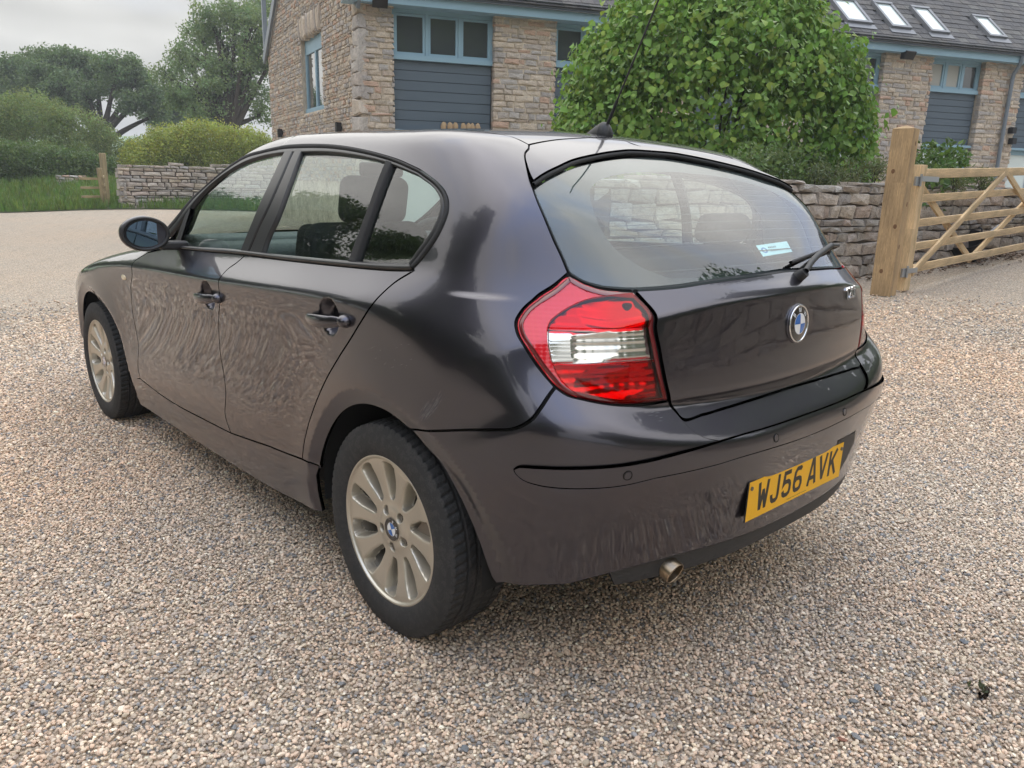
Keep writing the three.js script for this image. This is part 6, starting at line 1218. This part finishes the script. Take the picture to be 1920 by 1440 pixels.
// ---------------------------------------------------------------- cabin
{
  const cab = new THREE.Group(); cab.name = 'cabin'; car.add(cab);
  mesh('cabin_floor', merge([bx(1.40, .04, 2.6, 0, .36, -.85), bx(1.36, .34, .03, 0, .55, -1.95), bx(1.10, .30, .60, 0, .52, .22)]), M.seat, cab);
  mesh('dashboard', merge([rb(1.42, .30, .50, .06, 0, .83, -1.72), rb(1.36, .06, .30, .03, 0, .965, -1.85), rb(.30, .35, .5, .04, 0, .66, -1.45)]), M.cabin, cab);
  for (const x of [-.55, -.05, .12, .55]) mesh('air_vent', merge([0, 1, 2, 3].map(k => bx(.13, .006, .012, x, .875 + k * .017, -1.468))), M.trim, cab);
  const wheel = new THREE.TorusGeometry(.185, .016, 12, 48).rotateX(-.42).translate(.36, .905, -1.30);
  mesh('steering_wheel', merge([strip2(wheel), strip2(rb(.14, .11, .05, .03, 0, 0, 0).rotateX(-.42).translate(.36, .90, -1.32)), strip2(bx(.34, .03, .02).rotateX(-.42).translate(.36, .905, -1.31)), strip2(new THREE.CylinderGeometry(.03, .04, .3, 16).rotateX(1.2).translate(.36, .85, -1.46))]), M.seat, cab);
  const seat = (x, z, w, front) => {
    const s = new THREE.Group(); s.name = 'seat'; s.position.set(x, 0, z); car.add(s);
    mesh('seat_cushion', rb(w, .16, .50, .06, 0, .55, -.22), M.seat, s);
    mesh('seat_back', merge([strip2(rb(w, .56, .15, .06).rotateX(.30).translate(0, .83, .09)), strip2(rb(.09, .5, .19, .04).rotateX(.30).translate(-w / 2 + .05, .84, .07)), strip2(rb(.09, .5, .19, .04).rotateX(.30).translate(w / 2 - .05, .84, .07))]), M.seat, s);
    mesh('head_restraint', merge([strip2(rb(.27, .17, .09, .04).rotateX(.2).translate(0, 1.185, .195)), ...[-.06, .06].map(k => strip2(new THREE.CylinderGeometry(.006, .006, .12, 8).translate(k, 1.09, .18)))]), M.seat, s);
  };
  seat(-.36, -.98, .50); seat(.36, -.98, .50);
  mesh('rear_bench', merge([strip2(rb(1.22, .16, .48, .06, 0, .57, -.20)), strip2(rb(1.22, .52, .14, .06).rotateX(.38).translate(0, .82, .10)), ...[-.38, .38].map(x => strip2(rb(.25, .10, .08, .035).rotateX(.3).translate(x, 1.125, .21)))]), M.seat, cab);
  mesh('parcel_shelf', rb(1.12, .02, .36, .008, 0, .985, .40), M.seat, cab);
  mesh('tailgate_lining', merge([bx(.78, .22, .02, 0, .83, .60)]), M.cabin, cab);
  // lining of the roof and doors, a little inside the skin
  const off = (pts, map, d, cell = .04) => panelGeo(pts, { map, cell, offset: -d, skirt: 0 });
  mesh('headlining', both(off([[-.50, -1.12], [.0, -1.24], [.0, .02], [-.46, .10], [-.50, -.4]], roofMap, .035)), M.cabinLight, cab);
  const card = off([[-1.62, .40], [-.50, .42], [-.30, .70], [.05, .98], [-.1, 1.015], [-.83, .995], [-1.55, .955]], sideMap, .075);
  const cl = mesh('door_lining', card, M.cabin, cab), cr = mesh('door_lining', mirrorX(card), M.cabin, cab);
  const cpil = off([[.16, 1.02], [.40, 1.04], [.40, 1.24], [.34, 1.36], [.10, 1.42], [.14, 1.30], [.20, 1.18]], sideMap, .04);
  mesh('rear_pillar_lining', cpil, M.cabinLight, cab); mesh('rear_pillar_lining', mirrorX(cpil), M.cabinLight, cab);
  mesh('interior_mirror', rb(.22, .06, .03, .02, 0, 1.30, -1.28), M.trim, cab);
  for (const sg of [-1, 1]) mesh('sun_visor', rb(.36, .015, .15, .006, sg * .30, 1.345, -1.14), M.cabinLight, cab);
}

// ---------------------------------------------------------------- scuffs in the lacquer of the rear quarter
{
  reseed(64); const pos = [], idx = [];
  const sliver = (u, v, L, w, a) => { const P = (x, y) => { const p = hitCar(camera.position, pixDir(x, y)); return p && p.addScaledVector(skinNormal(p), .0006); }; const c = Math.cos(a), s = Math.sin(a), q = [P(u - c * L, v - s * L), P(u - s * w, v + c * w), P(u + c * L, v + s * L), P(u + s * w, v - c * w)]; if (q.some(p => !p)) return; const b = pos.length / 3; q.forEach(p => pos.push(p.x, p.y, p.z)); idx.push(b, b + 1, b + 2, b, b + 2, b + 3); };
  for (let k = 0; k < 70; k++) { const t = rnd(); sliver(lerp(794, 822, t) + rr(-8, 8), lerp(782, 744, t) + rr(-8, 8), rr(3, 10), rr(.12, .32), -.98 + rr(-.07, .07)); }
  for (let k = 0; k < 16; k++) sliver(rr(686, 772), rr(636, 700), rr(1, 4), rr(.12, .3), -.6 + rr(-.3, .3));
  for (let k = 0; k < 6; k++) sliver(rr(1195, 1240), rr(768, 790), rr(3, 8), rr(.25, .5), -.15 + rr(-.1, .1));
  const g = new THREE.BufferGeometry(); g.setAttribute('position', new THREE.Float32BufferAttribute(pos, 3)); g.setIndex(idx); g.computeVertexNormals();
  mesh('paint_scuff', g, std(lin(.20, .20, .21), .8), car).userData.label = 'pale scuff marks on the dark paint';
}
renderer.render(scene, camera);
